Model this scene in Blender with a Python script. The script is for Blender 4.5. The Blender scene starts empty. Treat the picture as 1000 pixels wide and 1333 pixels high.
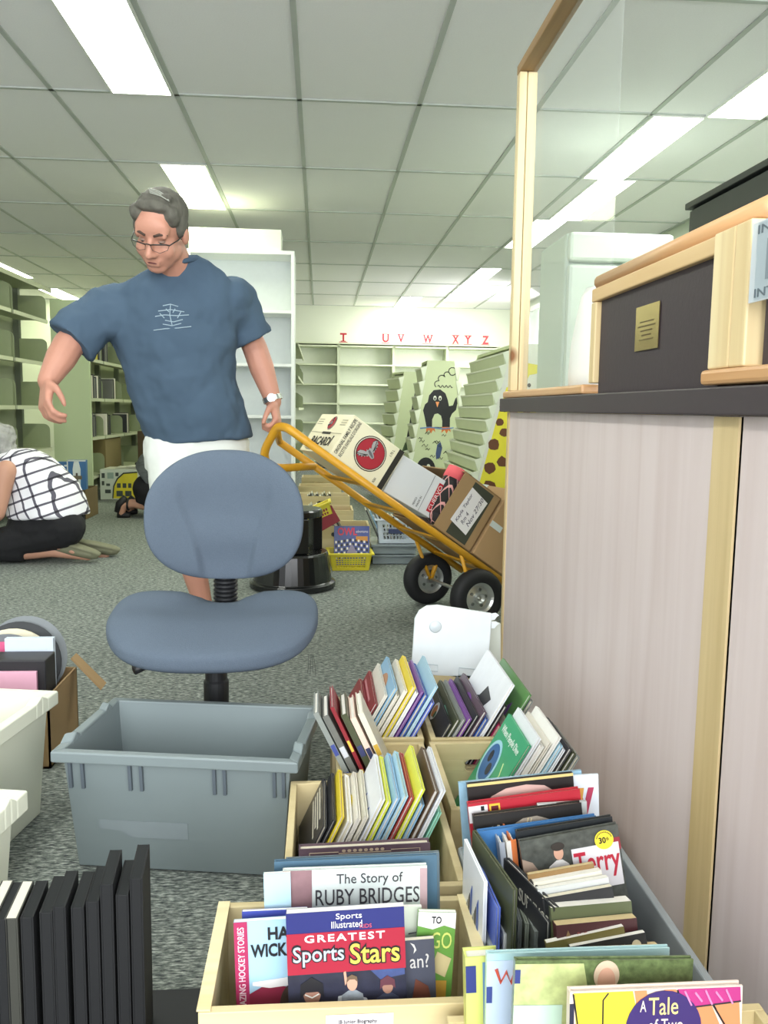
import bpy, bmesh, math, random
from mathutils import Vector, Matrix
random.seed(7)
SC = bpy.context.scene
COL = SC.collection
V = Vector

# ------------------------------------------------------------------ camera, light, exposure
EYE = 0.89                       # camera height above the carpet
FOC, PITCH, YAW, ROLL = 1100.0, 0.1207, 0.0763, 0.0135

def cam_axes():
    cp, sp, cy, sy = math.cos(PITCH), math.sin(PITCH), math.cos(YAW), math.sin(YAW)
    fwd = V((sy*cp, cy*cp, -sp)); right = V((cy, -sy, 0)); up = right.cross(fwd)
    cr, sr = math.cos(ROLL), math.sin(ROLL)
    return right*cr + up*sr, up*cr - right*sr, fwd
CR, CU, CF = cam_axes()
cam_data = bpy.data.cameras.new('camera'); cam = bpy.data.objects.new('camera', cam_data); COL.objects.link(cam)
cam_data.sensor_fit = 'VERTICAL'; cam_data.sensor_height = 36.0; cam_data.lens = 36.0*FOC/1333.0
cam_data.clip_start = 0.05; cam_data.clip_end = 100
cam.matrix_world = Matrix(((CR.x, CU.x, -CF.x, 0), (CR.y, CU.y, -CF.y, 0), (CR.z, CU.z, -CF.z, EYE), (0, 0, 0, 1)))
SC.camera = cam

SC.view_settings.view_transform = 'Standard'; SC.view_settings.look = 'None'
SC.view_settings.gamma = 1.0; SC.view_settings.use_curve_mapping = False
SC.view_settings.exposure = 0.52
PANEL_LIGHT = 17.0                # ceiling fluorescents
DAYLIGHT = 1.0                   # shop-front daylight behind the camera
world = bpy.data.worlds.new('world'); SC.world = world; world.use_nodes = True
bg = world.node_tree.nodes['Background']; bg.inputs[0].default_value = (0.92, 0.96, 1.0, 1); bg.inputs[1].default_value = DAYLIGHT

def area_light(name, loc, target, sx, sy, power, color=(1, 1, 1)):
    d = bpy.data.lights.new(name, 'AREA'); d.shape = 'RECTANGLE'; d.size = sx; d.size_y = sy; d.energy = power; d.color = color
    o = bpy.data.objects.new(name, d); COL.objects.link(o); o.location = loc
    o.rotation_euler = (V(target)-V(loc)).to_track_quat('-Z', 'Y').to_euler()
    return o
# daylight entering through the shop front behind the camera plus an added lamp brightening the far corner
area_light('daylight_front', (0.4, -2.6, 1.55), (0.0, 3.0, 1.75), 5.5, 1.9, 215, (0.94, 0.97, 1.0))
area_light('side_fill', (2.90, 11.2, 1.75), (0.9, 12.2, 1.7), 1.6, 1.1, 60, (1.0, 0.99, 0.95))

def at(u, v, Y=None, Z=None, X=None):
    """the point of the place seen at photo pixel (u, v) on a plane of known depth, height or side distance"""
    d = CR*((u-500)/FOC) + CU*((666.5-v)/FOC) + CF
    t = Y/d.y if Y is not None else ((Z-EYE)/d.z if Z is not None else X/d.x)
    return d*t + V((0, 0, EYE))

# ------------------------------------------------------------------ materials
def lin(c):
    if isinstance(c, str):
        c = [int(c[i:i+2], 16)/255 for i in (0, 2, 4)]
    return tuple((x/12.92 if x <= .04045 else ((x+.055)/1.055)**2.4) for x in c) + (1,)
MATS = {}
def M(color, rough=.6, metal=0, noise=0., scale=25, bump=0., bscale=None, stretch=None, spec=.5, alpha=1, trans=0, coat=0):
    key = (color, rough, metal, noise, scale, bump, bscale, stretch, spec, alpha, trans, coat)
    if key in MATS: return MATS[key]
    m = bpy.data.materials.new('mat_%s_%d' % (color if isinstance(color, str) else 'c', len(MATS))); m.use_nodes = True
    nt = m.node_tree; b = nt.nodes['Principled BSDF']
    c = lin(color)
    b.inputs['Base Color'].default_value = c; b.inputs['Roughness'].default_value = rough; b.inputs['Metallic'].default_value = metal
    b.inputs['Specular IOR Level'].default_value = spec
    b.inputs['Alpha'].default_value = alpha; b.inputs['Transmission Weight'].default_value = trans; b.inputs['Coat Weight'].default_value = coat
    n = noise if noise else .04
    tc = nt.nodes.new('ShaderNodeTexCoord'); mp = nt.nodes.new('ShaderNodeMapping')
    if stretch: mp.inputs['Scale'].default_value = stretch
    nt.links.new(tc.outputs['Object'], mp.inputs[0])
    no = nt.nodes.new('ShaderNodeTexNoise'); no.inputs['Scale'].default_value = scale; no.inputs['Detail'].default_value = 4
    nt.links.new(mp.outputs[0], no.inputs['Vector'])
    mx = nt.nodes.new('ShaderNodeMix'); mx.data_type = 'RGBA'
    mx.inputs['A'].default_value = tuple(x*(1-n) for x in c[:3])+(1,); mx.inputs['B'].default_value = tuple(min(1, x*(1+n)) for x in c[:3])+(1,)
    nt.links.new(no.outputs['Fac'], mx.inputs['Factor']); nt.links.new(mx.outputs['Result'], b.inputs['Base Color'])
    if bump:
        bp = nt.nodes.new('ShaderNodeBump'); bp.inputs['Strength'].default_value = bump; bp.inputs['Distance'].default_value = .01
        src = no
        if bscale:
            src = nt.nodes.new('ShaderNodeTexNoise'); src.inputs['Scale'].default_value = bscale; nt.links.new(mp.outputs[0], src.inputs['Vector'])
        nt.links.new(src.outputs['Fac'], bp.inputs['Height']); nt.links.new(bp.outputs[0], b.inputs['Normal'])
    MATS[key] = m
    return m
def emit(color, s):
    m = bpy.data.materials.new('light_diffuser'); m.use_nodes = True; nt = m.node_tree
    nt.nodes.remove(nt.nodes['Principled BSDF']); e = nt.nodes.new('ShaderNodeEmission')
    e.inputs[0].default_value = lin(color); e.inputs[1].default_value = s
    nt.links.new(e.outputs[0], nt.nodes['Material Output'].inputs[0]); return m
def carpet_mat():
    m = bpy.data.materials.new('loop_pile_carpet'); m.use_nodes = True; nt = m.node_tree; b = nt.nodes['Principled BSDF']
    b.inputs['Roughness'].default_value = .95; b.inputs['Specular IOR Level'].default_value = .15
    tc = nt.nodes.new('ShaderNodeTexCoord'); mp = nt.nodes.new('ShaderNodeMapping'); mp.inputs['Scale'].default_value = (55, 210, 1)
    nt.links.new(tc.outputs['Object'], mp.inputs[0])
    n1 = nt.nodes.new('ShaderNodeTexNoise'); n1.inputs['Scale'].default_value = 1; n1.inputs['Detail'].default_value = 3; n1.inputs['Roughness'].default_value = .7
    nt.links.new(mp.outputs[0], n1.inputs['Vector'])
    n2 = nt.nodes.new('ShaderNodeTexNoise'); n2.inputs['Scale'].default_value = 1.3; n2.inputs['Detail'].default_value = 4
    nt.links.new(tc.outputs['Object'], n2.inputs['Vector'])
    r = nt.nodes.new('ShaderNodeValToRGB'); e = r.color_ramp.elements
    e[0].position = .34; e[0].color = lin('42474a'); e[1].position = .68; e[1].color = lin('c9cdc4')
    x = e.new(.5); x.color = lin('7e857f')
    nt.links.new(n1.outputs['Fac'], r.inputs[0])
    mx = nt.nodes.new('ShaderNodeMix'); mx.data_type = 'RGBA'; mx.blend_type = 'MULTIPLY'; mx.inputs['Factor'].default_value = .25
    nt.links.new(r.outputs[0], mx.inputs['A']); nt.links.new(n2.outputs['Fac'], mx.inputs['B']); nt.links.new(mx.outputs['Result'], b.inputs['Base Color'])
    bp = nt.nodes.new('ShaderNodeBump'); bp.inputs['Strength'].default_value = .7; bp.inputs['Distance'].default_value = .006
    nt.links.new(n1.outputs['Fac'], bp.inputs['Height']); nt.links.new(bp.outputs[0], b.inputs['Normal'])
    return m
def wood_mat(c0, c1, axis='Z', scale=14, rough=.5, knots=False):
    m = bpy.data.materials.new('wood_grain'); m.use_nodes = True; nt = m.node_tree; b = nt.nodes['Principled BSDF']
    b.inputs['Roughness'].default_value = rough
    tc = nt.nodes.new('ShaderNodeTexCoord'); mp = nt.nodes.new('ShaderNodeMapping')
    s = {'X': (.06, 1, 1), 'Y': (1, .06, 1), 'Z': (1, 1, .06)}[axis]; mp.inputs['Scale'].default_value = s
    nt.links.new(tc.outputs['Object'], mp.inputs[0])
    n = nt.nodes.new('ShaderNodeTexNoise'); n.inputs['Scale'].default_value = scale; n.inputs['Detail'].default_value = 6; n.inputs['Distortion'].default_value = .6
    nt.links.new(mp.outputs[0], n.inputs['Vector'])
    r = nt.nodes.new('ShaderNodeValToRGB'); e = r.color_ramp.elements
    e[0].position = .3; e[0].color = lin(c0); e[1].position = .62; e[1].color = lin(c1)
    nt.links.new(n.outputs['Fac'], r.inputs[0]); nt.links.new(r.outputs[0], b.inputs['Base Color'])
    if knots:
        vo = nt.nodes.new('ShaderNodeTexVoronoi'); vo.inputs['Scale'].default_value = 3.2; nt.links.new(tc.outputs['Object'], vo.inputs['Vector'])
        k = nt.nodes.new('ShaderNodeValToRGB'); k.color_ramp.elements[0].position = .05; k.color_ramp.elements[0].color = lin('9a6a3c')
        k.color_ramp.elements[1].position = .11; k.color_ramp.elements[1].color = (1, 1, 1, 1)
        mx = nt.nodes.new('ShaderNodeMix'); mx.data_type = 'RGBA'; mx.blend_type = 'MULTIPLY'; mx.inputs['Factor'].default_value = 1
        nt.links.new(vo.outputs['Distance'], k.inputs[0]); nt.links.new(r.outputs[0], mx.inputs['A']); nt.links.new(k.outputs[0], mx.inputs['B'])
        nt.links.new(mx.outputs['Result'], b.inputs['Base Color'])
    return m
def plaid_mat():
    """white cotton with a dark windowpane check"""
    m = bpy.data.materials.new('plaid_cotton'); m.use_nodes = True; nt = m.node_tree; b = nt.nodes['Principled BSDF']; b.inputs['Roughness'].default_value = .9
    tc = nt.nodes.new('ShaderNodeTexCoord'); mp = nt.nodes.new('ShaderNodeMapping'); mp.inputs['Rotation'].default_value = (0, .35, .55)
    no = nt.nodes.new('ShaderNodeTexNoise'); no.inputs['Scale'].default_value = 6
    ad = nt.nodes.new('ShaderNodeMix'); ad.data_type = 'VECTOR'; ad.inputs['Factor'].default_value = .012
    nt.links.new(tc.outputs['Object'], no.inputs['Vector']); nt.links.new(tc.outputs['Object'], ad.inputs[4]); nt.links.new(no.outputs['Color'], ad.inputs[5])
    nt.links.new(ad.outputs[1], mp.inputs[0])
    sp = nt.nodes.new('ShaderNodeSeparateXYZ'); nt.links.new(mp.outputs[0], sp.inputs[0])
    outs = []
    for ax in ('X', 'Z'):
        a = nt.nodes.new('ShaderNodeMath'); a.operation = 'MULTIPLY'; a.inputs[1].default_value = 1/.060; nt.links.new(sp.outputs[ax], a.inputs[0])
        f = nt.nodes.new('ShaderNodeMath'); f.operation = 'FRACT'; nt.links.new(a.outputs[0], f.inputs[0])
        l = nt.nodes.new('ShaderNodeMath'); l.operation = 'LESS_THAN'; l.inputs[1].default_value = .19; nt.links.new(f.outputs[0], l.inputs[0]); outs.append(l)
    s = nt.nodes.new('ShaderNodeMath'); s.operation = 'ADD'; nt.links.new(outs[0].outputs[0], s.inputs[0]); nt.links.new(outs[1].outputs[0], s.inputs[1])
    r = nt.nodes.new('ShaderNodeValToRGB'); e = r.color_ramp.elements; e[0].color = lin('ecebf0'); e[1].color = lin('2a2730'); e[1].position = 1
    x = e.new(.5); x.color = lin('5d5a66')
    h = nt.nodes.new('ShaderNodeMath'); h.operation = 'MULTIPLY'; h.inputs[1].default_value = .5; nt.links.new(s.outputs[0], h.inputs[0])
    nt.links.new(h.outputs[0], r.inputs[0]); nt.links.new(r.outputs[0], b.inputs['Base Color'])
    return m

# ------------------------------------------------------------------ mesh building
class MB:
    def __init__(s): s.v = []; s.f = []; s.m = []
    def add(s, vs, fs, m=0):
        k = len(s.v); s.v += [V(p) for p in vs]; s.f += [tuple(i+k for i in f) for f in fs]; s.m += [m]*len(fs); return s
    def obox(s, o, a, b, c, m=0):
        o, a, b, c = V(o), V(a), V(b), V(c)
        if a.cross(b).dot(c) < 0: a, b = b, a
        vs = [o, o+a, o+a+b, o+b, o+c, o+a+c, o+a+b+c, o+b+c]
        return s.add(vs, [(3, 2, 1, 0), (4, 5, 6, 7), (0, 1, 5, 4), (1, 2, 6, 5), (2, 3, 7, 6), (3, 0, 4, 7)], m)
    def box(s, x0, x1, y0, y1, z0, z1, m=0):
        return s.obox((x0, y0, z0), (x1-x0, 0, 0), (0, y1-y0, 0), (0, 0, z1-z0), m)
    def prism(s, pts, off, m=0):
        pts = [V(p) for p in pts]; off = V(off); n = len(pts)
        nv = V((0, 0, 0))
        for i in range(n): nv += (pts[i]-pts[0]).cross(pts[(i+1) % n]-pts[0])
        if nv.dot(off) > 0: pts = pts[::-1]
        fs = [tuple(range(n)), tuple(range(2*n-1, n-1, -1))] + [(i, i+n, (i+1) % n+n, (i+1) % n) for i in range(n)]
        return s.add(pts+[p+off for p in pts], fs, m)
    def tube(s, pts, r, n=8, closed=False, m=0):
        pts = [V(p) for p in pts]; k = len(pts); rs = r if isinstance(r, (list, tuple)) else [r]*k
        vs = []; side = None
        for i in range(k):
            a = pts[(i-1) % k] if (closed or i > 0) else pts[i]; b = pts[(i+1) % k] if (closed or i < k-1) else pts[i]
            t = (b-a).normalized()
            if side is None: side = t.orthogonal().normalized()
            side = (side - t*side.dot(t))
            side = side.normalized() if side.length > 1e-6 else t.orthogonal().normalized()
            o = t.cross(side)
            vs += [pts[i]+(side*math.cos(6.28318*j/n)+o*math.sin(6.28318*j/n))*rs[i] for j in range(n)]
        fs = []
        for i in range(k if closed else k-1):
            i2 = (i+1) % k
            fs += [(i*n+j, i*n+(j+1) % n, i2*n+(j+1) % n, i2*n+j) for j in range(n)]
        if not closed: fs += [tuple(range(n-1, -1, -1)), tuple((k-1)*n+j for j in range(n))]
        return s.add(vs, fs, m)
    def lathe(s, prof, c=(0, 0, 0), ax=(0, 0, 1), n=24, m=0, close=True):
        ax = V(ax).normalized(); e1 = ax.orthogonal().normalized(); e2 = ax.cross(e1); c = V(c); k = len(prof)
        vs = [c+ax*z+(e1*math.cos(6.28318*j/n)+e2*math.sin(6.28318*j/n))*max(r, 1e-4) for r, z in prof for j in range(n)]
        fs = [(i*n+j, i*n+(j+1) % n, (i+1)*n+(j+1) % n, (i+1)*n+j) for i in range(k-1) for j in range(n)]
        if close: fs += [tuple(range(n-1, -1, -1)), tuple((k-1)*n+j for j in range(n))]
        return s.add(vs, fs, m)
    def ell(s, c, r, R=None, n=16, m=0, p=1.0):
        c = V(c); r = r if isinstance(r, (tuple, list)) else (r, r, r); h = n//2; vs = []
        sg = lambda x: math.copysign(abs(x)**p, x)
        for i in range(h+1):
            t = -math.pi/2+math.pi*i/h
            for j in range(n):
                a = 6.28318*j/n
                q = V((sg(math.cos(t))*sg(math.cos(a))*r[0], sg(math.cos(t))*sg(math.sin(a))*r[1], sg(math.sin(t))*r[2]))
                vs.append(c+(R @ q if R else q))
        fs = [(i*n+j, i*n+(j+1) % n, (i+1)*n+(j+1) % n, (i+1)*n+j) for i in range(h) for j in range(n)]
        return s.add(vs, fs, m)
    def cone(s, p, q, r0, r1, n=14, m=0): return s.tube([p, q], [r0, r1], n, m=m)
    def cap(s, p, q, r0, r1=None, n=12, m=0):
        r1 = r0 if r1 is None else r1; p, q = V(p), V(q); s.tube([p, q], [r0, r1], n, m=m)
        s.ell(p, r0, n=n, m=m); return s.ell(q, r1, n=n, m=m)
    def loft(s, rings, n=20, m=0, p=1.0):
        """rings: (centre, half-vector, half-vector)"""
        sg = lambda x: math.copysign(abs(x)**p, x)
        vs = [V(c)+V(a)*sg(math.cos(6.28318*j/n))+V(b)*sg(math.sin(6.28318*j/n)) for c, a, b in rings for j in range(n)]
        k = len(rings)
        fs = [(i*n+j, i*n+(j+1) % n, (i+1)*n+(j+1) % n, (i+1)*n+j) for i in range(k-1) for j in range(n)]
        fs += [tuple(range(n-1, -1, -1)), tuple((k-1)*n+j for j in range(n))]
        return s.add(vs, fs, m)
WM = {}
def inv_of(parent):
    o = parent
    while o is not None and o.name not in WM: o = o.parent
    return WM[o.name].inverted() if o is not None else Matrix()
def finish(name, me, mats, parent, smooth, bevel, sub, seg=2):
    for m in (mats if isinstance(mats, (list, tuple)) else [mats]): me.materials.append(m)
    if smooth:
        for p in me.polygons: p.use_smooth = True
    o = bpy.data.objects.new(name, me); COL.objects.link(o)
    if parent is not None: o.parent = parent
    if bevel:
        b = o.modifiers.new('edge', 'BEVEL'); b.width = bevel; b.segments = seg; b.limit_method = 'ANGLE'; b.angle_limit = .7
    if sub:
        s = o.modifiers.new('smooth', 'SUBSURF'); s.levels = sub; s.render_levels = sub
    return o
def build(name, mb, mats, parent=None, smooth=False, bevel=0, sub=0, world=True, fix=True):
    """link the collected shapes as ONE mesh object; vertices are world coordinates unless world=False"""
    vs = mb.v; off = None
    if parent is None:
        lo = V([min(p[i] for p in vs) for i in range(3)]); hi = V([max(p[i] for p in vs) for i in range(3)])
        off = V(((lo.x+hi.x)/2, (lo.y+hi.y)/2, lo.z)); vs = [p-off for p in vs]
    elif world:
        I = inv_of(parent); vs = [I @ p for p in vs]
    me = bpy.data.meshes.new(name); me.from_pydata([tuple(p) for p in vs], [], mb.f)
    me.polygons.foreach_set('material_index', mb.m)
    if fix:
        bm = bmesh.new(); bm.from_mesh(me); bmesh.ops.recalc_face_normals(bm, faces=bm.faces); bm.to_mesh(me); bm.free()
    me.update()
    o = finish(name, me, mats, parent, smooth, bevel, sub)
    if off is not None: o.location = off; WM[o.name] = Matrix.Translation(off)
    return o
def thing(name, label, cat, loc=(0, 0, 0), group=None, rot=None):
    o = bpy.data.objects.new(name, None); COL.objects.link(o); o.empty_display_size = .05
    Mx = Matrix.Translation(V(loc)) @ (rot.to_4x4() if rot else Matrix())
    o.matrix_world = Mx; WM[o.name] = Mx
    return tag(o, label, cat, group)
def tag(o, label, cat, group=None):
    o['label'] = label; o['category'] = cat
    if group: o['group'] = group
    return o
def struct(name, mb, mats, **k):
    o = build(name, mb, mats, **k); o['kind'] = 'structure'; return o
def union(name, mb, mats, parent, voxel=.008, smooth=4, displace=0, dscale=.05):
    """one continuous skin grown over overlapping volumes"""
    I = inv_of(parent)
    me = bpy.data.meshes.new('tmp'); me.from_pydata([tuple(p) for p in mb.v], [], mb.f)
    bm = bmesh.new(); bm.from_mesh(me); bmesh.ops.recalc_face_normals(bm, faces=bm.faces); bm.to_mesh(me); bm.free()
    o = bpy.data.objects.new('tmp', me); COL.objects.link(o)
    r = o.modifiers.new('r', 'REMESH'); r.mode = 'VOXEL'; r.voxel_size = voxel
    if smooth:
        s = o.modifiers.new('s', 'SMOOTH'); s.factor = .5; s.iterations = smooth
    if displace:
        t = bpy.data.textures.new('folds', 'CLOUDS'); t.noise_scale = dscale
        d = o.modifiers.new('d', 'DISPLACE'); d.texture = t; d.strength = displace; d.mid_level = .5
    dg = bpy.context.evaluated_depsgraph_get()
    me2 = bpy.data.meshes.new_from_object(o.evaluated_get(dg)); bpy.data.objects.remove(o)
    me2.name = name; me2.transform(I); me2.materials.clear()
    return finish(name, me2, mats, parent, True, 0, 0)
_txt = {}
def text_mesh(s, spacing=1.0, bold=0.0, shear=0.0):
    key = (s, spacing, bold, shear)
    if key not in _txt:
        c = bpy.data.curves.new('t', 'FONT'); c.body = s; c.size = 1; c.extrude = .01; c.offset = bold; c.space_character = spacing; c.shear = shear; c.resolution_u = 3
        o = bpy.data.objects.new('t', c); COL.objects.link(o)
        dg = bpy.context.evaluated_depsgraph_get(); me = bpy.data.meshes.new_from_object(o.evaluated_get(dg))
        vs = [v.co.copy() for v in me.vertices]; fs = [tuple(p.vertices) for p in me.polygons]
        bpy.data.objects.remove(o); x0 = min(v.x for v in vs); x1 = max(v.x for v in vs); y0 = min(v.y for v in vs); y1 = max(v.y for v in vs)
        _txt[key] = ([((v.x-x0)/(x1-x0), (v.y-y0)/(y1-y0), v.z/.01*.5+.5) for v in vs], fs)
    return _txt[key]
class Face:
    """a flat face to letter or paint on: origin, unit right, unit up, outward normal"""
    def __init__(s, o, rx, up, w=1, h=1):
        s.o = V(o); s.rx = V(rx).normalized(); s.up = V(up).normalized(); s.n = s.rx.cross(s.up).normalized(); s.w = w; s.h = h
    def p(s, x, y, e=.0008): return s.o+s.rx*(x*s.w)+s.up*(y*s.h)+s.n*e
    def text(s, t, x, y, w, h, mat, parent, name='lettering', e=.0008, th=.0006, bold=0.0, spacing=1.0, shear=0.0, rot=0):
        vs, fs = text_mesh(t, spacing, bold, shear); mb = MB(); out = []
        for a, b, c in vs:
            if rot == 90: px, py = x+(1-b)*w, y+a*h
            elif rot == -90: px, py = x+b*w, y+(1-a)*h
            else: px, py = x+a*w, y+b*h
            out.append(s.p(px, py, e+c*th))
        mb.add(out, fs); return build(name, mb, mat, parent)
    def poly(s, pts, mat, parent, name='picture', e=.0005, th=.0004):
        mb = MB(); mb.prism([s.p(x, y, e) for x, y in pts], s.n*th); return build(name, mb, mat, parent)
    def rect(s, x0, y0, x1, y1, mat, parent, name='picture', e=.0005, th=.0004):
        return s.poly([(x0, y0), (x1, y0), (x1, y1), (x0, y1)], mat, parent, name, e, th)
    def oval(s, cx, cy, rx, ry, mat, parent, name='picture', e=.0005, n=28, a0=0, th=.0004):
        return s.poly([(cx+rx*math.cos(a0+6.28318*i/n), cy+ry*math.sin(a0+6.28318*i/n)) for i in range(n)], mat, parent, name, e, th)
    def line(s, pts, r, mat, parent, name='painted_line', e=.0006):
        mb = MB(); mb.tube([s.p(x, y, e) for x, y in pts], r, 5); return build(name, mb, mat, parent)

# ================================================================== THE ROOM
CEIL = 2.438
TX0, TY0, TW, TL = -.112, 4.50, .6096, 1.2192
XL, XR, YB, YF = -4.6, 2.96, 13.03, -1.6
m_wall = M('dfe3d4', .8, noise=.03, scale=3)
m_wall_r = M('c9d2bf', .8, noise=.03, scale=3)
m_ceil = M('efeef0', .95, noise=.05, scale=160, bump=.12)
m_grid = M('b3b8b3', .6)
b = MB(); b.box(XL-.1, XR+.1, YF, YB+.1, -.1, 0); struct('floor', b, carpet_mat())
b = MB(); b.box(XL-.1, XR+.1, YF, YB+.1, CEIL, CEIL+.1); struct('ceiling', b, m_ceil)
b = MB(); b.box(XL-.1, XL, YF, YB, 0, CEIL); struct('wall_left', b, m_wall)
b = MB(); b.box(XR, XR+.1, YF, YB, 0, CEIL); struct('wall_right', b, m_wall_r)
b = MB(); b.box(XL, XR, YB, YB+.1, 0, CEIL); struct('wall_back', b, m_wall)
b = MB(); b.box(XL, XR, YB-.015, YB, 0, .1); struct('baseboard_back', b, M('d8d8cc', .5))
b = MB()
k = -8
while TX0+TW*k < XR:
    x = TX0+TW*k
    if x > XL: b.box(x-.012, x+.012, YF, YB, CEIL-.006, CEIL)
    k += 1
for k in range(-4, 8):
    y = TY0+TL*k
    if y > YF: b.box(XL, XR, y-.012, y+.012, CEIL-.006, CEIL)
struct('trim_1', b, m_grid)
b = MB()
for q in ((10.36, 10.42, 1.16, 2.34), (11.98, 12.04, 1.16, 2.34), (10.42, 11.98, 1.16, 1.22), (10.42, 11.98, 2.28, 2.34), (11.18, 11.22, 1.22, 2.28)): b.box(2.915, 2.959, *q)
struct('added_window_1', b, M('e6e8e2', .4), bevel=.004)  # unseen frame and pane, added to carry the side lamp
b = MB(); b.box(2.945, 2.950, 10.42, 11.98, 1.22, 2.28); struct('added_window_1_pane', b, M('e9f2f4', .1, spec=.5, alpha=.5))
m_em = emit('fbfff6', PANEL_LIGHT); m_em2 = emit('f5fbd2', PANEL_LIGHT)     # far panels on the left tinted yellow-green for the cast there
m_lframe = M('eceee8', .4)
def ceiling_light(x0, y0, w, label, l=TL, em=None):
    t = thing('ceiling_light', label, 'ceiling light', (x0+w/2, y0+l/2, CEIL-.02), 'recessed fluorescent ceiling lights')
    a = MB(); z0, z1 = CEIL-.012, CEIL
    a.box(x0, x0+.012, y0, y0+l, z0, z1); a.box(x0+w-.012, x0+w, y0, y0+l, z0, z1)
    a.box(x0+.012, x0+w-.012, y0, y0+.012, z0, z1); a.box(x0+.012, x0+w-.012, y0+l-.012, y0+l, z0, z1); build('frame', a, m_lframe, t)
    a = MB(); a.box(x0+.012, x0+w-.012, y0+.012, y0+l-.012, CEIL-.010, CEIL-.004); build('diffuser', a, em or (m_em2 if (x0 < 0 and y0 > 5) else m_em), t)
R = [TY0+TL*k for k in range(-4, 8)]      # R[4] = 4.50
ceiling_light(-1.04, R[3], .305, 'long glowing ceiling panel in front of the standing man, closest one above him')
ceiling_light(-1.04, R[5], .305, 'glowing ceiling panel just behind the head of the standing man')
ceiling_light(-1.04, R[8], .305, 'glowing ceiling panel hidden behind the tall white bookcase')
ceiling_light(2.0, R[3], .305, 'glowing ceiling panel over the counter, first of its staggered line')
ceiling_light(1.722, R[4], .29, 'glowing ceiling panel second in the staggered line over the counter')
ceiling_light(1.83, R[5], .275, 'glowing ceiling panel third in the staggered line over the counter')
ceiling_light(1.722, R[6], .275, 'glowing ceiling panel fourth in the staggered line, seen beside the wooden post')
ceiling_light(1.722, R[8]-.05, .25, 'small glowing ceiling panel far away above the book display towers')
ceiling_light(1.10, R[10], .305, 'glowing ceiling panel against the back wall')
ceiling_light(1.72, R[9]+.3, .305, 'glowing ceiling panel near the far corner by the letter signs')
ceiling_light(-3.79, R[8]+.3, .30, 'glowing ceiling panel at the edge above the grey metal shelving')
ceiling_light(-3.79, R[10], .30, 'glowing ceiling panel over the far end of the grey metal shelving')
ceiling_light(-3.79, R[4], .30, 'glowing ceiling panel over the aisle behind the metal shelving')
ceiling_light(-1.04, R[1], .305, 'glowing ceiling panel overhead above the chair')
ceiling_light(2.0, R[1], .305, 'glowing ceiling panel overhead behind the counter')

# ------------------------------------------------------------------ grey-green steel shelving, pillar
m_steel = M('9fa688', .5, noise=.05, scale=4); m_steel_d = M('6d7462', .5); m_shelf = M('aab193', .5); m_brk = M('8f9976', .45); m_edge = M('c3c8ac', .45)
def bracket_shape(b, x0, x1, y, z, h, th=.004, r=.05):
    pts = [(x0, y, z), (x1, y, z), (x1, y, z+h-r)]
    for i in range(1, 6):
        a = math.pi/2*i/5; pts.append((x1-r+r*math.cos(a), y, z+h-r+r*math.sin(a)))
    pts.append((x0, y, z+h)); b.prism(pts, (0, th, 0))
def steel_range(label, xf, dep, ys, zs, top, canopy, brackets, bh=.19, backp=True):
    t = thing('library_shelving', label, 'shelving', (xf-dep/2, (ys[0]+ys[-1])/2, 0), 'steel library shelving ranges')
    xb = xf-dep
    for y in ys:
        a = MB(); a.box(xb-.03, xb+.02, y-.025, y+.025, 0, top)
        for i in range(int(top/.1)): a.box(xb+.02, xb+.0215, y-.006, y+.006, .05+i*.1, .11+i*.1)
        build('upright', a, m_steel_d, t)
    for j in range(len(ys)-1):
        y0, y1 = ys[j], ys[j+1]
        if backp:
            a = MB(); a.box(xb-.035, xb-.03, y0, y1, .05, top-.02); build('back_panel', a, m_steel, t)
        for z in zs:
            a = MB(); a.box(xb+.02, xf, y0+.026, y1-.026, z-.004, z); a.box(xf-.012, xf, y0+.026, y1-.026, z-.03, z-.004, 1)
            build('shelf', a, [m_shelf, m_edge], t)
            if z < top-.25:
                for yy in ((y0+.03, y1-.034) if brackets else (y1-.034,)):
                    a = MB(); bracket_shape(a, xb+.022, xf-.01, yy, z, bh); build('shelf_end_bracket', a, m_brk, t)
    if canopy:
        a = MB(); a.box(xb-.03, xf+.02, ys[0]-.02, ys[-1]+.03, top, top+.006); a.box(xf+.012, xf+.02, ys[0]-.02, ys[-1]+.03, top-.03, top)
        build('canopy_top', a, m_shelf, t)
    return t
steel_range('empty grey-green steel shelving behind the kneeling person in plaid, before the pale green end panel', -2.30, .26, [4.95, 5.80, 6.65, 7.50], [.17, .53, .885, 1.245, 1.60], 1.86, True, True, .2)
t2 = steel_range('steel shelving with books and boxes behind its pale green end panel', -2.10, .26, [8.0, 8.50, 9.3, 10.15, 11.0, 11.85], [.24, .60, .96, 1.32, 1.68], 1.75, True, False, .19)
a = MB(); a.box(-2.42, -2.085, 7.93, 7.965, 0, 1.83); build('end_panel', a, M('bccaa0', .55, noise=.03, scale=2), t2, bevel=.003)
steel_range('dark steel shelving seen end on past the tall white bookcase', -.24, .26, [9.5, 10.5, 11.5, 12.4], [.2, .55, .9, 1.25, 1.6], 1.85, False, False, .18)
b = MB(); b.box(-2.52, -2.32, 6.0, 6.35, 1.868, 1.93); tag(build('storage_carton', b, M('b7ba9c', .7), bevel=.004), 'flat pale carton lying on top of the empty steel shelving', 'box')

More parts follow.
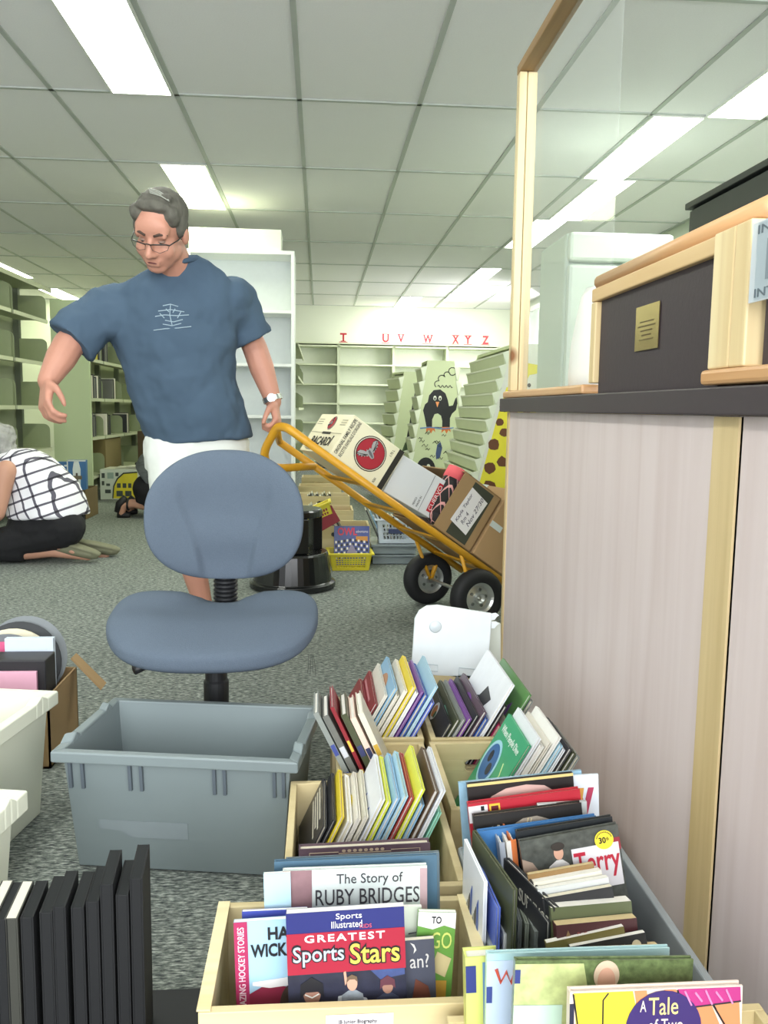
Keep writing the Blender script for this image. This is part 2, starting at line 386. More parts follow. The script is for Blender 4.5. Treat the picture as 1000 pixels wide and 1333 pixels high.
# tall white bookcase with a white carton on it
m_white = M('e9eceb', .45); m_white2 = M('d9dfdf', .5)
t = thing('white_bookcase', 'tall white bookcase with empty shelves behind the standing man', 'bookcase', (-.60, 6.75, 0))
x0, x1, y0, y1 = -1.0, -.2, 6.6, 6.92
for xx in (x0, x1-.025):
    a = MB(); a.box(xx, xx+.025, y0, y1, 0, 2.068); build('side_panel', a, m_white, t, bevel=.002)
a = MB(); a.box(x0+.025, x1-.025, y1-.012, y1, 0, 2.04); build('back_panel', a, m_white2, t)
a = MB(); a.box(x0+.025, x1-.025, y0, y1-.012, 2.04, 2.068); build('top_panel', a, m_white, t)
a = MB(); a.box(x0+.025, x1-.025, y0+.01, y0+.03, 0, .08); build('plinth', a, m_white, t)
for z in (.08, .42, .81, 1.205, 1.605):
    a = MB(); a.box(x0+.025, x1-.025, y0+.004, y1-.012, z, z+.022); build('shelf', a, m_white, t, bevel=.002)
t = thing('storage_carton', 'long plain white carton lying on top of the tall white bookcase', 'box', (-.645, 6.74, 2.068))
a = MB(); a.box(-.99, -.30, 6.62, 6.87, 2.069, 2.225); build('carton_body', a, M('e6e9df', .6), t, bevel=.003)
a = MB(); a.box(-.99, -.30, 6.73, 6.76, 2.225, 2.2262); build('tape', a, M('cfd2c4', .3), t)

# wall shelving at the back and its letter signs
t = thing('wall_shelving', 'long pale wall shelving under the red letter signs on the back wall', 'shelving', (1.0, 12.86, 0))
m_pale = M('d5dbc0', .55); m_pale_d = M('c6cdb2', .55)
ux = [-.56, .266, 1.086, 1.89, 2.66]
a = MB(); a.box(ux[0], ux[-1], 13.0, 13.028, 0, 1.84); build('back_panel', a, M('dfe4d6', .6), t)
for xx in ux:
    a = MB(); a.box(xx-.02, xx+.02, 12.72, 13.0, 0, 1.84); build('upright', a, m_pale_d, t)
    for i in range(17): pass
for j in range(4):
    for z in (.1, .385, .67, .955, 1.24, 1.53, 1.80):
        a = MB(); a.box(ux[j]+.02, ux[j+1]-.02, 12.70 if z < 1.7 else 12.68, 13.0, z, z+.022); build('shelf', a, m_pale, t)
    for z in (.1, .385, .67, .955, 1.24, 1.53):
        a = MB(); bracket_yz = [(ux[j+1]-.03, 12.76, z+.022), (ux[j+1]-.03, 13.0, z+.022), (ux[j+1]-.03, 13.0, z+.18), (ux[j+1]-.03, 12.82, z+.18), (ux[j+1]-.03, 12.76, z+.12)]
        a.prism(bracket_yz, (.004, 0, 0)); build('shelf_end_bracket', a, m_pale_d, t)
a = MB(); a.box(ux[0]-.02, ux[-1]+.02, 12.66, 13.02, 1.84, 1.862); build('top_board', a, m_pale, t)
m_red = M('b8102c', .5)
for ch, u in (('T', 447), ('U', 502), ('V', 522), ('W', 557), ('X', 593), ('Y', 609), ('Z', 632)):
    p = at(u, 447, Y=12.72)
    f = Face((p.x-.08, 12.72, 1.863), (1, 0, 0), (0, 0, 1), .16, .14)
    t = thing('letter_sign', 'red cut-out letter %s standing on the wall shelving' % ch, 'letter sign', (p.x, 12.73, 1.862), 'red letter signs on the back shelving')
    w = .9 if ch == 'W' else .62
    f.text(ch, .5-w/2, .12, w, .88, m_red, t, 'letter', th=.012, bold=.035)
    sb = MB(); o = f.p(.5-w/2-.08, 0); sb.box(o.x, o.x+(w+.16)*.16, 12.715, 12.735, 1.863, 1.876); build('base_bar', sb, m_red, t)
    if ch not in 'Z':
        sb = MB()
        for q in ((.5-w/2, .5-w/2+.28), (.5+w/2-.28, .5+w/2)) if ch != 'T' else ((.3, .7),):
            yy = .12 if ch == 'T' else .94
            o0 = f.p(q[0]-.04, yy); o1 = f.p(q[1]+.04, yy); sb.box(o0.x, o1.x, 12.716, 12.728, o0.z, o0.z+.012)
        build('serif', sb, m_red, t)

# ------------------------------------------------------------------ front counter
m_lam = wood_mat('d0c0be', 'dacccb', 'Z', 18, .5); m_strip = wood_mat('c5ad7c', 'd8c193', 'Z', 26, .5)
m_pine = wood_mat('dcc08c', 'efdcae', 'Z', 16, .45, True); m_pine_y = wood_mat('d0a872', 'e4c492', 'Y', 16, .45, True)
m_round = wood_mat('c08b55', 'dcb183', 'Y', 14, .4); m_slab = M('41393d', .5, noise=.06, scale=60); m_black_panel = M('3b3136', .6, noise=.08, scale=90, bump=.05)
CX = .617
t = thing('service_counter', 'long service counter clad in pale wood laminate under a dark top', 'counter', (.95, 1.4, 0))
a = MB(); a.box(CX, CX+.02, 1.205, 2.735, .0, .887); build('front_panel', a, m_lam, t)
a = MB(); a.box(CX, CX+.02, .2, 1.199, .0, .887); build('front_panel', a, m_lam, t)
a = MB(); a.box(CX-.004, CX+.02, 1.205, 1.285, .0, .886); build('joint_strip', a, m_strip, t)
a = MB(); a.box(CX+.004, CX+.02, 1.200, 1.204, .0, .886); build('joint_groove', a, M('4a3a2c', .7), t)
a = MB(); a.box(CX-.004, CX+.6, 2.735, 2.76, .0, .887); build('end_panel', a, m_strip, t)
a = MB(); a.box(CX+.58, CX+.6, .2, 2.735, .0, .887); build('rear_panel', a, m_lam, t)
a = MB(); a.box(CX-.022, CX+.68, .15, 2.80, .888, .931); build('countertop', a, m_slab, t, bevel=.003)
# timber screen standing on it
t = thing('counter_screen', 'bare pine frame with a clear pane and a dark board standing on the counter', 'screen', (CX+.03, 2.0, .931))
def bar(name, x0, x1, y0, y1, z0, z1, mat, bev=.003, parent=t): a = MB(); a.box(x0, x1, y0, y1, z0, z1); return build(name, a, mat, parent, bevel=bev)
bar('post', .612, .636, 2.72, 2.76, .955, 1.935, m_pine); bar('post', .638, .668, 2.72, 2.76, .955, 1.935, m_pine)
bar('top_rail', .612, .668, .3, 2.765, 1.936, 1.965, wood_mat('8d6d44', 'b08c5c', 'Y', 16, .5, True))
bar('sill', .600, .668, 1.93, 2.78, .932, .954, m_round, .006)
bar('dark_board', .618, .640, 1.29, 1.865, .932, 1.138, m_black_panel, .001)
bar('stile', .606, .650, 1.868, 1.9, .955, 1.133, m_pine)
bar('board_rail', .606, .650, 1.235, 1.90, 1.134, 1.163, m_pine_y)
a = MB(); a.tube([(.628, 1.175, 1.180), (.628, 1.905, 1.180)], .0165, 12); build('round_cap', a, m_round, t, smooth=True, bevel=0)
bar('broad_post', .598, .648, 1.222, 1.288, .958, 1.162, m_pine); bar('broad_post', .598, .648, 1.175, 1.220, .958, 1.162, m_pine)
bar('sill', .590, .650, .5, 1.295, .934, .957, m_round, .006)
bar('dark_board', .618, .640, .5, 1.16, .958, 1.138, m_black_panel, .001)
bar('clear_pane', .650, .653, 1.905, 2.715, .956, 1.93, M('eef6f2', .05, spec=.5, alpha=.09), 0)
g = thing('brass_plaque', 'small engraved brass plaque on the dark board of the counter screen', 'plaque', (.617, 1.63, 1.03))
p0 = at(827, 458, X=.6165); p1 = at(857, 453, X=.6165); p2 = at(827, 402, X=.6165)
f = Face((.6165, p0.y, p0.z), (0, -1, 0), (0, 0, 1), p0.y-p1.y, p2.z-p0.z)
f.rect(0, 0, 1, 1, M('b59f6a', .25, .9), g, 'plate', th=.0012)
for i, (q0, q1) in enumerate(((.2, .8), (.12, .88), (.25, .75), (.3, .7), (.2, .8))):
    f.rect(q0, .62-i*.1, q1, .65-i*.1, M('6b5a34', .4, .6), g, 'engraved_line', e=.0018)
# acrylic holder with a printed card at the near post
g = thing('acrylic_sign', 'clear acrylic holder with a grey printed card fixed to the broad pine post', 'sign', (.59, 1.13, 1.02))
f = Face((.592, 1.152, 1.042), (0, -1, 0), (0, 0, 1), .12, .106)
f.rect(0, 0, 1, 1, M('dfe8ee', .1, alpha=.75), g, 'acrylic_sheet', th=.003)
f.rect(.12, .02, 1, .98, M('a9b6bd', .6), g, 'printed_card', e=.0034)
f.text('INTO', .14, .84, .7, .11, M('5d6a72', .6), g, 'lettering', e=.0042); f.text('INTOU', .0+.14, .05, .8, .11, M('5d6a72', .6), g, 'lettering', e=.0042)
f.rect(.35, .25, .9, .75, M('7d8a92', .6), g, 'printed_picture', e=.004)

# things behind the counter
t = thing('refrigerator', 'white refrigerator standing behind the counter pane', 'refrigerator', (1.62, 4.9, 0))
a = MB(); a.box(1.33, 1.92, 4.66, 5.2, .02, 1.86); build('cabinet_body', a, M('c8d6c8', .4), t, bevel=.02)
a = MB(); a.box(1.335, 1.915, 4.60, 4.655, 1.70, 1.855); build('freezer_door', a, M('cddacb', .4), t, bevel=.02)
a = MB(); a.box(1.335, 1.915, 4.60, 4.655, .06, 1.685); build('fridge_door', a, M('cddacb', .4), t, bevel=.02)
t = thing('white_urn', 'tall white plastic urn with sloping shoulders on the counter behind the screen', 'urn', (.797, 2.28, .931))
a = MB(); a.lathe([(.09, .0), (.118, .01), (.122, .06), (.117, .14), (.104, .22), (.094, .27), (.083, .29), (0, .295)], (.797, 2.28, .932), n=28); build('urn_body', a, M('f7f6f0', .4), t, smooth=True)
t = thing('wall_cabinet', 'black cabinet rising behind the counter screen', 'cabinet', (1.75, 2.3, 0))
a = MB(); a.box(1.32, 1.9, .9, 3.03, .06, 1.612); build('cabinet_body', a, M('2a302d', .5), t, bevel=.004)
a = MB(); a.box(1.30, 1.92, .88, 3.05, 1.613, 1.635); build('cabinet_top', a, M('343a36', .5), t, bevel=.003)
a = MB(); a.box(1.36, 1.88, .93, 3.0, 0, .06); build('plinth', a, M('1c1f1d', .7), t)
for y0 in (.92, 1.62, 2.32):
    a = MB(); a.box(1.302, 1.318, y0, y0+.69, .08, 1.60); d = build('door', a, M('2d3330', .5), t, bevel=.002)
    a = MB(); a.box(1.286, 1.302, y0+.60, y0+.62, 1.1, 1.25); build('handle', a, M('7d807d', .3, .8), d)

# ------------------------------------------------------------------ book display towers (A-shaped, painted ends)
m_tow = M('cdd6ae', .6, noise=.04, scale=6); m_tow_p = M('cbd4b0', .6, noise=.04, scale=6); m_tow_e = M('e6ebd6', .5)
def tower(label, x, y, yaw, L, wt, wb, Hh, tiers, endcol):
    t = thing('display_tower', label, 'book display', (x, y, 0), 'tall wooden book display towers', Matrix.Rotation(yaw, 3, 'Z'))
    for s in (-1, 1):
        a = MB(); yy = s*L/2
        a.prism([(-wb/2, yy, 0), (wb/2, yy, 0), (wt/2, yy, Hh), (-wt/2, yy, Hh)], (0, -s*.018, 0)); build('end_board', a, endcol if s < 0 else m_tow, t, world=False)
    a = MB(); a.box(-wt/2, wt/2, -L/2+.018, L/2-.018, Hh-.02, Hh); build('top_board', a, m_tow, t, world=False)
    for s in (-1, 1):
        a = MB(); a.prism([(s*(wb/2-.02), -L/2+.02, .02), (s*(wt/2-.02), -L/2+.02, Hh-.03), (s*(wt/2-.03), -L/2+.02, Hh-.03), (s*(wb/2-.03), -L/2+.02, .02)], (0, L-.04, 0)); build('side_board', a, m_tow_p, t, world=False)
        z0 = .14; dz = (Hh-.05-z0)/tiers
        for i in range(tiers):
            za = z0+dz*i; zb = za+dz*.80
            xa = s*(wb/2+(wt-wb)/2*za/Hh+.004); xb = s*(wb/2+(wt-wb)/2*zb/Hh+.034)
            a = MB(); a.prism([(xa, -L/2, za), (xb, -L/2, zb), (xb+s*.012, -L/2, zb), (xa+s*.012, -L/2, za)], (0, L, 0)); pk = build('pocket_board', a, m_tow_p, t, world=False)
            a = MB(); a.box(min(xb-s*.004, xb+s*.016), max(xb-s*.004, xb+s*.016), -L/2-.004, L/2+.004, zb, zb+.012); build('lip', a, m_tow_e, pk, world=False)
            for e in (-L/2-.006, L/2-.006):
                a = MB(); xi = s*(wb/2+(wt-wb)/2*zb/Hh-.01); a.prism([(xa, e, za), (xb+s*.012, e, zb), (xb+s*.012, e, zb+.012), (xi, e, zb+.03)], (0, .012, 0)); build('cheek', a, m_tow_e, pk, world=False)
    Mw = WM[t.name]; rx = (Mw.to_3x3() @ V((1, 0, 0))); o = Mw @ V((-wb/2, -L/2, 0))
    return t, Face(o, rx, (0, 0, 1), wb, Hh)
blk = M('17181c', .5); org = M('d9793c', .5); dgreen = M('4d6040', .6)
t, f = tower('display tower painted with a waving penguin on an icy rock', 1.06, 7.72, 0, .42, .24, .58, 1.325, 9, m_tow)
k = f.h/f.w
def ov(cx, cy, rx, ry, m, e=.0008, a=0, nm='painted_picture', n=24): return f.poly([(cx+rx*math.cos(q*6.283/n)*math.cos(a)-ry*k*math.sin(q*6.283/n)*math.sin(a), cy+(rx*math.cos(q*6.283/n)*math.sin(a)+ry*k*math.sin(q*6.283/n)*math.cos(a))/k) for q in range(n)], m, t, nm, e=e)
# penguin: body, belly, wings, eyes, beak, feet
f.poly([(.30, .555), (.27, .62), (.24, .67), (.27, .71), (.31, .725), (.33, .77), (.40, .805), (.50, .81), (.58, .785), (.62, .74), (.64, .70), (.70, .705), (.735, .75), (.755, .76), (.77, .72), (.75, .675), (.69, .65), (.66, .62), (.66, .555)], blk, t, 'painted_penguin', e=.0006)
f.poly([(.385, .56), (.385, .61), (.42, .645), (.47, .65), (.52, .635), (.54, .60), (.54, .56)], m_tow, t, 'painted_belly', e=.0014)
for cx in (.42, .50):
    ov(cx, .752, .024, .016, M('e9ecdc', .5), .0014); ov(cx, .748, .012, .009, blk, .002)
f.poly([(.43, .728), (.49, .728), (.46, .69)], M('e8955c', .5), t, 'painted_beak', e=.0018)
for cx in (.36, .60):
    f.poly([(cx-.06, .56), (cx+.06, .56), (cx+.075, .525), (cx+.04, .54), (cx+.01, .515), (cx-.02, .54), (cx-.07, .52)], org, t, 'painted_foot', e=.0018)
f.line([(.2, .55), (.35, .557), (.55, .548), (.72, .555)], .006, M('5b7fb5', .5), t)
f.poly([(.78, .52), (.84, .555), (.87, .48), (.84, .43), (.80, .44)], org, t, 'painted_leaf')
random.seed(3)
for i in range(16):
    x = random.uniform(.2, .72); y = random.uniform(.27, .52); r = random.uniform(.02, .05)
    f.line([(x-r, y), (x-r*.3, y+r*.35), (x+r*.4, y-.1*r), (x+r, y+r*.3)], .0035, M('33402f', .6), t)
f.poly([(.46, .34), (.52, .36), (.55, .42), (.52, .46), (.47, .44), (.45, .38)], M('3d4f7d', .5), t, 'painted_fish')
ov(.30, .27, .15, .085, blk, .0012); ov(.34, .29, .03, .02, M('d9dccc', .5), .0018)
c = []
for (cx, cy, r, s0, s1) in ((.44, .845, .05, 4.2, 1.2), (.50, .88, .055, 3.2, .5), (.58, .905, .05, 3.0, .2), (.66, .93, .06, 3.2, -2.2)):
    c += [(cx+r*math.cos(s0+(s1-s0)*i/8), cy+r/k*math.sin(s0+(s1-s0)*i/8)) for i in range(9)]
f.line([(x+.02, y) for x, y in c], .004, blk, t, 'painted_cloud')
f.line([(.46+.012*i, .83+.008*math.sin(i*1.3)) for i in range(20)], .004, blk, t, 'painted_cloud')
t, f = tower('smaller display tower with a dark long-necked animal, beside the penguin tower', .90, 8.75, .22, .40, .22, .56, 1.27, 9, m_tow); k = f.h/f.w
f.poly([(.30, .30), (.36, .46), (.42, .60), (.47, .75), (.53, .88), (.57, .87), (.53, .76), (.58, .66), (.62, .55), (.60, .45), (.50, .44), (.46, .55), (.40, .46)], blk, t, 'painted_animal')
f.poly([(.55, .86), (.62, .90), (.70, .91), (.68, .87), (.60, .85)], M('d3a645', .5), t, 'painted_mane')
f.poly([(.12, .1), (.22, .30), (.34, .44), (.58, .45), (.62, .33), (.52, .22), (.40, .1)], dgreen, t, 'painted_bush')
ov(.5, .30, .09, .06, M('6a3a3c', .5), .0012); f.line([(.62, .78), (.70, .80), (.72, .74), (.66, .68), (.70, .6)], .008, dgreen, t)
t, f = tower('long display tower with a giraffe painted on its white end, beside the counter', 1.345, 6.125, 0, 1.25, .20, .83, 1.325, 13, M('e6e6dc', .6)); k = f.h/f.w
yel = M('f0e23c', .5); brn = M('6b3e22', .55)
# the giraffe covers the near half of the end board: neck up the slope, body at the bottom
f.poly([(.055, .09), (.86, .09), (.82, .40), (.70, .54), (.60, .68), (.54, .76), (.34, .79), (.285, .67)], yel, t, 'painted_giraffe', e=.0006)
f.poly([(.38, .77), (.46, .77), (.52, .85), (.60, .86), (.58, .90), (.48, .91), (.43, .85)], yel, t, 'painted_giraffe_head', e=.0006)
random.seed(11); pts = []
for i in range(700):
    x, y = random.uniform(.06, .84), random.uniform(.12, .76)
    lft = .035+.385*y; rgt = (.86 if y < .40 else .82-.28*(y-.40)/.34)
    if x < lft+.02 or x > rgt-.03: continue
    r = random.uniform(.034, .044) if y > .56 else random.uniform(.048, .064)
    if all(math.hypot((x-a), (y-b_)*k) > r+c_+.008 for a, b_, c_ in pts): pts.append((x, y, r))
for x, y, r in pts[:60]:
    n = 9; ph = random.uniform(0, 6)
    f.poly([(x+r*random.uniform(.75, 1.08)*math.cos(ph+6.283*i/n), y+r/k*random.uniform(.75, 1.08)*math.sin(ph+6.283*i/n)) for i in range(n)], brn, t, 'painted_spot', e=.0012)
for (x, y) in ((.47, .95), (.52, .80), (.58, .66), (.38, .95)): f.oval(x, y, .014, .010, blk, t, 'painted_dot')

# ================================================================== SWIVEL CHAIR
def sgn(x, p): return math.copysign(abs(x)**p, x)
m_fab = M('5b6673', .95, noise=.10, scale=300, bump=.25, bscale=500, spec=.15); m_blkp = M('1d1e20', .45)
t = thing('office_chair', 'armless swivel chair in blue-grey fabric standing behind the grey tote', 'chair', (-.243, 1.985, 0))
cx, cy = -.246, 1.985
def pad(name, nu, nv, fn, mat):
    nu *= 2; nv *= 2
    vs = []; fs = []
    for i in range(nv+1):
        for j in range(nu): vs.append(fn(6.28318*j/nu, -math.pi/2+math.pi*i/nv))
    for i in range(nv):
        for j in range(nu): fs.append((i*nu+j, i*nu+(j+1) % nu, (i+1)*nu+(j+1) % nu, (i+1)*nu+j))
    a = MB(); a.add(vs, fs); return build(name, a, mat, t, smooth=True)
def sstep(a, b, x): q = max(0, min(1, (x-a)/(b-a))); return q*q*(3-2*q)
def seat_fn(a, ph):
    c = sgn(math.cos(ph), .38); x = .243*c*sgn(math.cos(a), .78); y = .205*c*sgn(math.sin(a), .72); z = .036*sgn(math.sin(ph), .7)
    x *= 1-.10*max(0, -y/.205)**2
    top = max(0, math.sin(ph))
    z += .040*(x/.238)**2*sstep(-.2, .2, y) - .030*sstep(-.04, -.205, y)
    z += top*(.016*sstep(.05, .11, abs(x))*sstep(.0, .15, y) - .012*(1-sstep(.0, .025, abs(x)-.035))*sstep(.05, .17, y))
    return (cx+x, cy-.01+y, .375+z)
pad('seat', 72, 36, seat_fn, m_fab)
def back_fn(a, ph):
    c = sgn(math.cos(ph), .42); zz = .162*c*sgn(math.sin(a), .82); wide = .194*(1-.12*max(0, zz/.158)**2.2)
    x = wide*c*sgn(math.cos(a), .80); y = .030*sgn(math.sin(ph), .7)
    f = max(0, -math.sin(ph))                        # front face looks to -y
    y -= .055*(x/.19)**2
    u = (zz+.158)/.316; xb = .055+.055*max(0, min(1, u/.62))**1.5
    dep = (1-sstep(.30, .88, u))
    y += f*dep*.020*(1-sstep(xb-.008, xb+.012, abs(x)))
    y -= f*.014*math.exp(-((zz+.05)/.05)**2)*(1-sstep(xb-.01, xb+.02, abs(x)))
    return (cx+.012+x, cy+.155+y+.10*zz, .622+zz)
pad('backrest', 84, 44, back_fn, m_fab)
a = MB(); pr = []
for i in range(14): pr += [(.026, .0+i*.011), (.031, .004+i*.011), (.031, .008+i*.011)]
a.lathe(pr, (cx+.006, cy+.165, .345), n=20); build('back_bellows', a, m_blkp, t, smooth=False)
a = MB(); a.box(cx-.03, cx+.035, cy-.03, cy+.2, .318, .338); a.box(cx-.1, cx+.1, cy-.09, cy+.09, .328, .343); build('mechanism', a, m_blkp, t, bevel=.004)
a = MB(); a.lathe([(.0, .07), (.034, .07), (.034, .10), (.030, .105), (.030, .24), (.026, .245), (.026, .32), (0, .32)], (cx, cy, 0), n=24); build('gas_column', a, m_blkp, t, smooth=False)
a = MB(); a.tube([(cx-.05, cy-.04, .325), (cx-.13, cy-.09, .312), (cx-.165, cy-.12, .306)], [.006, .007, .012], 8); build('lever', a, m_blkp, t, smooth=True)
for k in range(5):
    an = math.radians(90+72*k); d = V((math.cos(an), math.sin(an), 0))
    a = MB(); c0 = V((cx, cy, .085)); sd = V((-d.y, d.x, 0))
    a.prism([c0+d*.02+sd*.022-V((0, 0, .018)), c0+d*.17+sd*.014-V((0, 0, .032)), c0+d*.17-sd*.014-V((0, 0, .032)), c0+d*.02-sd*.022-V((0, 0, .018))], (0, 0, .03)); lg = build('base_leg', a, m_blkp, t, bevel=.004)
    a = MB(); w = c0+d*.166; w.z = .024
    a.lathe([(.008, -.018), (.022, -.016), (.024, 0), (.022, .016), (.008, .018)], w, ax=sd, n=16); build('caster', a, m_blkp, lg, smooth=True)
for i in range(4):
    p = at(402+i*2, 852, Y=1.93); a = MB(); a.tube([p, p+V((.001*i, 0, -.02)), p+V((-.003+.003*i, -.002, -.045-.006*(i % 2)))], .0006, 4); build('loose_thread', a, m_blkp, t)

# ================================================================== PLASTIC TOTES
def tote(name, label, cat, corner_fl, rx, w, d, h, mat, ins=.018, rim=.016, lip=.022, ribs=True, th=.004, dark=None, notch=True, z0=.002, labelm=None):
    """open stacking tote; corner_fl = front corner (viewer side) of the rim on the floor plan, rx = direction along the front"""
    rx = V((rx[0], rx[1], 0)).normalized(); ry = V((-rx.y, rx.x, 0)); o = V((corner_fl[0], corner_fl[1], 0))
    c = o+rx*w/2+ry*d/2; R3 = Matrix((rx, ry, V((0, 0, 1)))).transposed()
    t = thing(name, label, cat, (c.x, c.y, 0), rot=R3)
    def ring(i, z): return [(-w/2+i, -d/2+i, z), (w/2-i, -d/2+i, z), (w/2-i, d/2-i, z), (-w/2+i, d/2-i, z)]
    a = MB(); A = ring(rim+ins, z0); B = ring(rim, h-.004); C_ = ring(rim+th, h-.004); D = ring(rim+ins+th, z0+th)
    vs = A+B+C_+D; fs = [(3, 2, 1, 0), (12, 13, 14, 15)]
    for k in range(3):
        for i in range(4): fs.append((k*4+i, k*4+(i+1) % 4, k*4+4+(i+1) % 4, k*4+4+i))
    a.add(vs, fs); build('tub', a, mat, t, world=False, bevel=.003)
    a = MB(); O = ring(0, 0); I = ring(rim+th, 0)
    for i in range(4):
        j = (i+1) % 4; q = [O[i], O[j], I[j], I[i]]
        side = notch and i in (1, 3)
        if not side: a.prism([(x, y, h-lip) for x, y, _ in q], (0, 0, lip))
        else:
            # handle sides dip between raised corners
            L = [V(x) for x in q]
            def seg(f0, f1, g0, g1):
                p = [L[0].lerp(L[1], f0), L[0].lerp(L[1], f1), L[3].lerp(L[2], f1), L[3].lerp(L[2], f0)]
                zs = (g0, g1, g1, g0)
                vs = [V((p_.x, p_.y, h-lip)) for p_ in p]+[V((p_.x, p_.y, z)) for p_, z in zip(p, zs)]
                a.add(vs, [(3, 2, 1, 0), (4, 5, 6, 7), (0, 1, 5, 4), (1, 2, 6, 5), (2, 3, 7, 6), (3, 0, 4, 7)])
            for f0, f1, g0, g1 in ((0, .13, h, h), (.13, .20, h, h+.012), (.20, .27, h+.012, h+.003), (.27, .73, h+.003, h+.003), (.73, .80, h+.003, h+.012), (.80, .87, h+.012, h), (.87, 1, h, h)): seg(f0, f1, g0, g1)
    build('rim', a, mat, t, world=False, bevel=.003)
    if ribs:
        for s, yy in ((-1, -d/2+rim), (1, d/2-rim)):
            for fx in (.035, .09, .30, .35, .67, .715, .93, .97):
                x = -w/2+rim+(w-2*rim)*fx; a = MB()
                a.prism([(x-.003, yy, h-lip), (x+.003, yy, h-lip), (x+.003, yy-s*ins*.3, h-lip-.055), (x-.003, yy-s*ins*.3, h-lip-.055)], (0, s*.007, 0)); build('rib', a, dark or mat, t, world=False)
    if labelm:
        z1 = h*.42; zb = h*.28; yy = lambda z: -d/2+rim+ins*(1-z/h)-.0012
        a = MB(); a.prism([(-w*.33, yy(z1), z1), (w*.04, yy(z1), z1), (w*.04, yy(zb), zb), (-w*.20, yy(zb), zb), (-w*.235, yy(zb+.012), zb+.012), (-w*.33, yy(zb+.016), zb+.016)], (0, .001, 0)); build('label_sleeve', a, labelm, t, world=False)
    return t
m_tote = M('7b8687', .42, noise=.03, scale=6)
tote('storage_tote', 'empty grey plastic tote with dipped handle sides standing before the swivel chair', 'storage tote', (-.503, 1.560), (.9885, -.151), .47, .305, .245, m_tote, dark=M('59626a', .5), labelm=M('858f92', .25))
m_cream = M('dfe2cf', .45, noise=.03, scale=5)
c1 = at(60, 890, Z=.27); c2 = at(27, 1002, Z=.27)
tote('storage_tote', 'cream plastic tote with a sloping handle rim beside the small brown carton', 'storage tote', (c1.x-.47, c1.y-.33), (1, -.16), .46, .36, .27, m_cream, ribs=False, lip=.03)
tote('storage_tote', 'cream plastic tote closest to the row of black binders', 'storage tote', (c2.x-.47, c2.y-.24), (1, -.16), .46, .27, .255, m_cream, ribs=False, lip=.035)

# ================================================================== HAND TRUCK with its load
HC = V((.575, 3.61, .12)); he = V((.35775, -.93382, 0)); hd = V((-.77417, -.29659, .55919)); hn = V((.52218, .20005, .82904))
def H(tt, w, m): return HC+hd*tt+he*w+hn*m
m_yel = M('d29a22', .4, noise=.06, scale=18); m_tyre = M('16171a', .65); m_hub = M('c9ccc8', .3, .8); m_dk = M('2a2a2b', .5)
t = thing('hand_truck', 'yellow steel hand truck tipped back on two black pneumatic wheels', 'hand truck', (HC.x, HC.y, 0))
k = .12
for s in (1, -1):
    a = MB(); a.tube([H(-.13, .2*s, k), H(.95 if s < 0 else .99, .2*s, k)], .0155, 12); build('rail', a, m_yel, t, smooth=True)
    a = MB(); a.tube([H(.02, .2*s, k), H(-.0, .185*s, .0)], .011, 8); a.tube([H(.16, .2*s, k-.01), H(.005, .185*s, .0)], .008, 8); build('axle_strut', a, m_yel, t, smooth=True)
for m_ in (.03, .25, .46, .68):
    a = MB(); a.obox(H(m_, -.19, k-.008), hd*.03, he*.38, hn*.008); build('cross_brace', a, m_yel, t)
# D-shaped handle
pts = [H(.97, .2, k), at(380, 561, Y=3.165), at(370, 556, Y=3.19), at(361, 557, Y=3.22), at(354, 568, Y=3.25), at(346, 584, Y=3.29), at(345, 596, Y=3.32), at(351, 605, Y=3.36), at(364, 609, Y=3.42), at(390, 608, Y=3.5), H(.765, -.2, k)]
def smooth_path(p, n=6):
    out = []
    for i in range(len(p)-1):
        p0, p1, p2, p3 = p[max(i-1, 0)], p[i], p[i+1], p[min(i+2, len(p)-1)]
        for j in range(n):
            q = j/n; out.append(.5*((2*p1)+(p2-p0)*q+(2*p0-5*p1+4*p2-p3)*q*q+(3*p1-p0-3*p2+p3)*q**3))
    return out+[p[-1]]
a = MB(); a.tube(smooth_path(pts), .0165, 12); build('handle', a, m_yel, t, smooth=True)
GRIP0, GRIP1 = at(361, 559, Y=3.22), H(.95, -.2, k)
a = MB(); a.tube([GRIP0, GRIP1], .0135, 10); build('crossbar', a, m_yel, t, smooth=True)
a = MB(); a.obox(H(-.155, -.21, k+.012), hd*.012, he*.42, hn*.30); build('toe_plate', a, m_yel, t)
a = MB(); a.tube([HC-he*.24, HC+he*.24], .008, 10); build('axle', a, m_hub, t, smooth=True)
for s in (1, -1):
    c = HC+he*(.215*s)
    a = MB(); prof = [(.066, -.030), (.085, -.036), (.105, -.033), (.116, -.022), (.120, -.006), (.120, .006), (.116, .022), (.105, .033), (.085, .036), (.066, .030)]
    a.lathe(prof, c, he, n=40, close=False); wh = build('tyre', a, m_tyre, t, smooth=True, fix=False)
    a = MB(); a.lathe([(.0, .012), (.018, .034), (.022, .034), (.024, .014), (.05, .008), (.058, .022), (.068, .030), (.068, -.030), (.058, -.022), (.05, -.008), (.024, -.014), (.022, -.034), (.0, -.034)], c, he, n=32, close=False); build('hub', a, m_hub, wh, smooth=False)
    for q in range(5):
        an = q*1.2566; e1 = he.orthogonal().normalized(); e2 = he.cross(e1); p = c+(e1*math.cos(an)+e2*math.sin(an))*.036
        a = MB(); a.lathe([(0, -.016), (.007, -.016), (.007, .016), (0, .016)], p, he, n=8); build('hub_bolt', a, M('8a8d8a', .3, .9), wh)
HR = Matrix((-he, hn, hd)).transposed()      # box frames: x along -axle? (right handed: -e, n, d)
def hbox(name, label, cat, t0, t1, w0, w1, m0, m1): return thing(name, label, cat, H((t0), (w0+w1)/2, (m0+m1)/2))
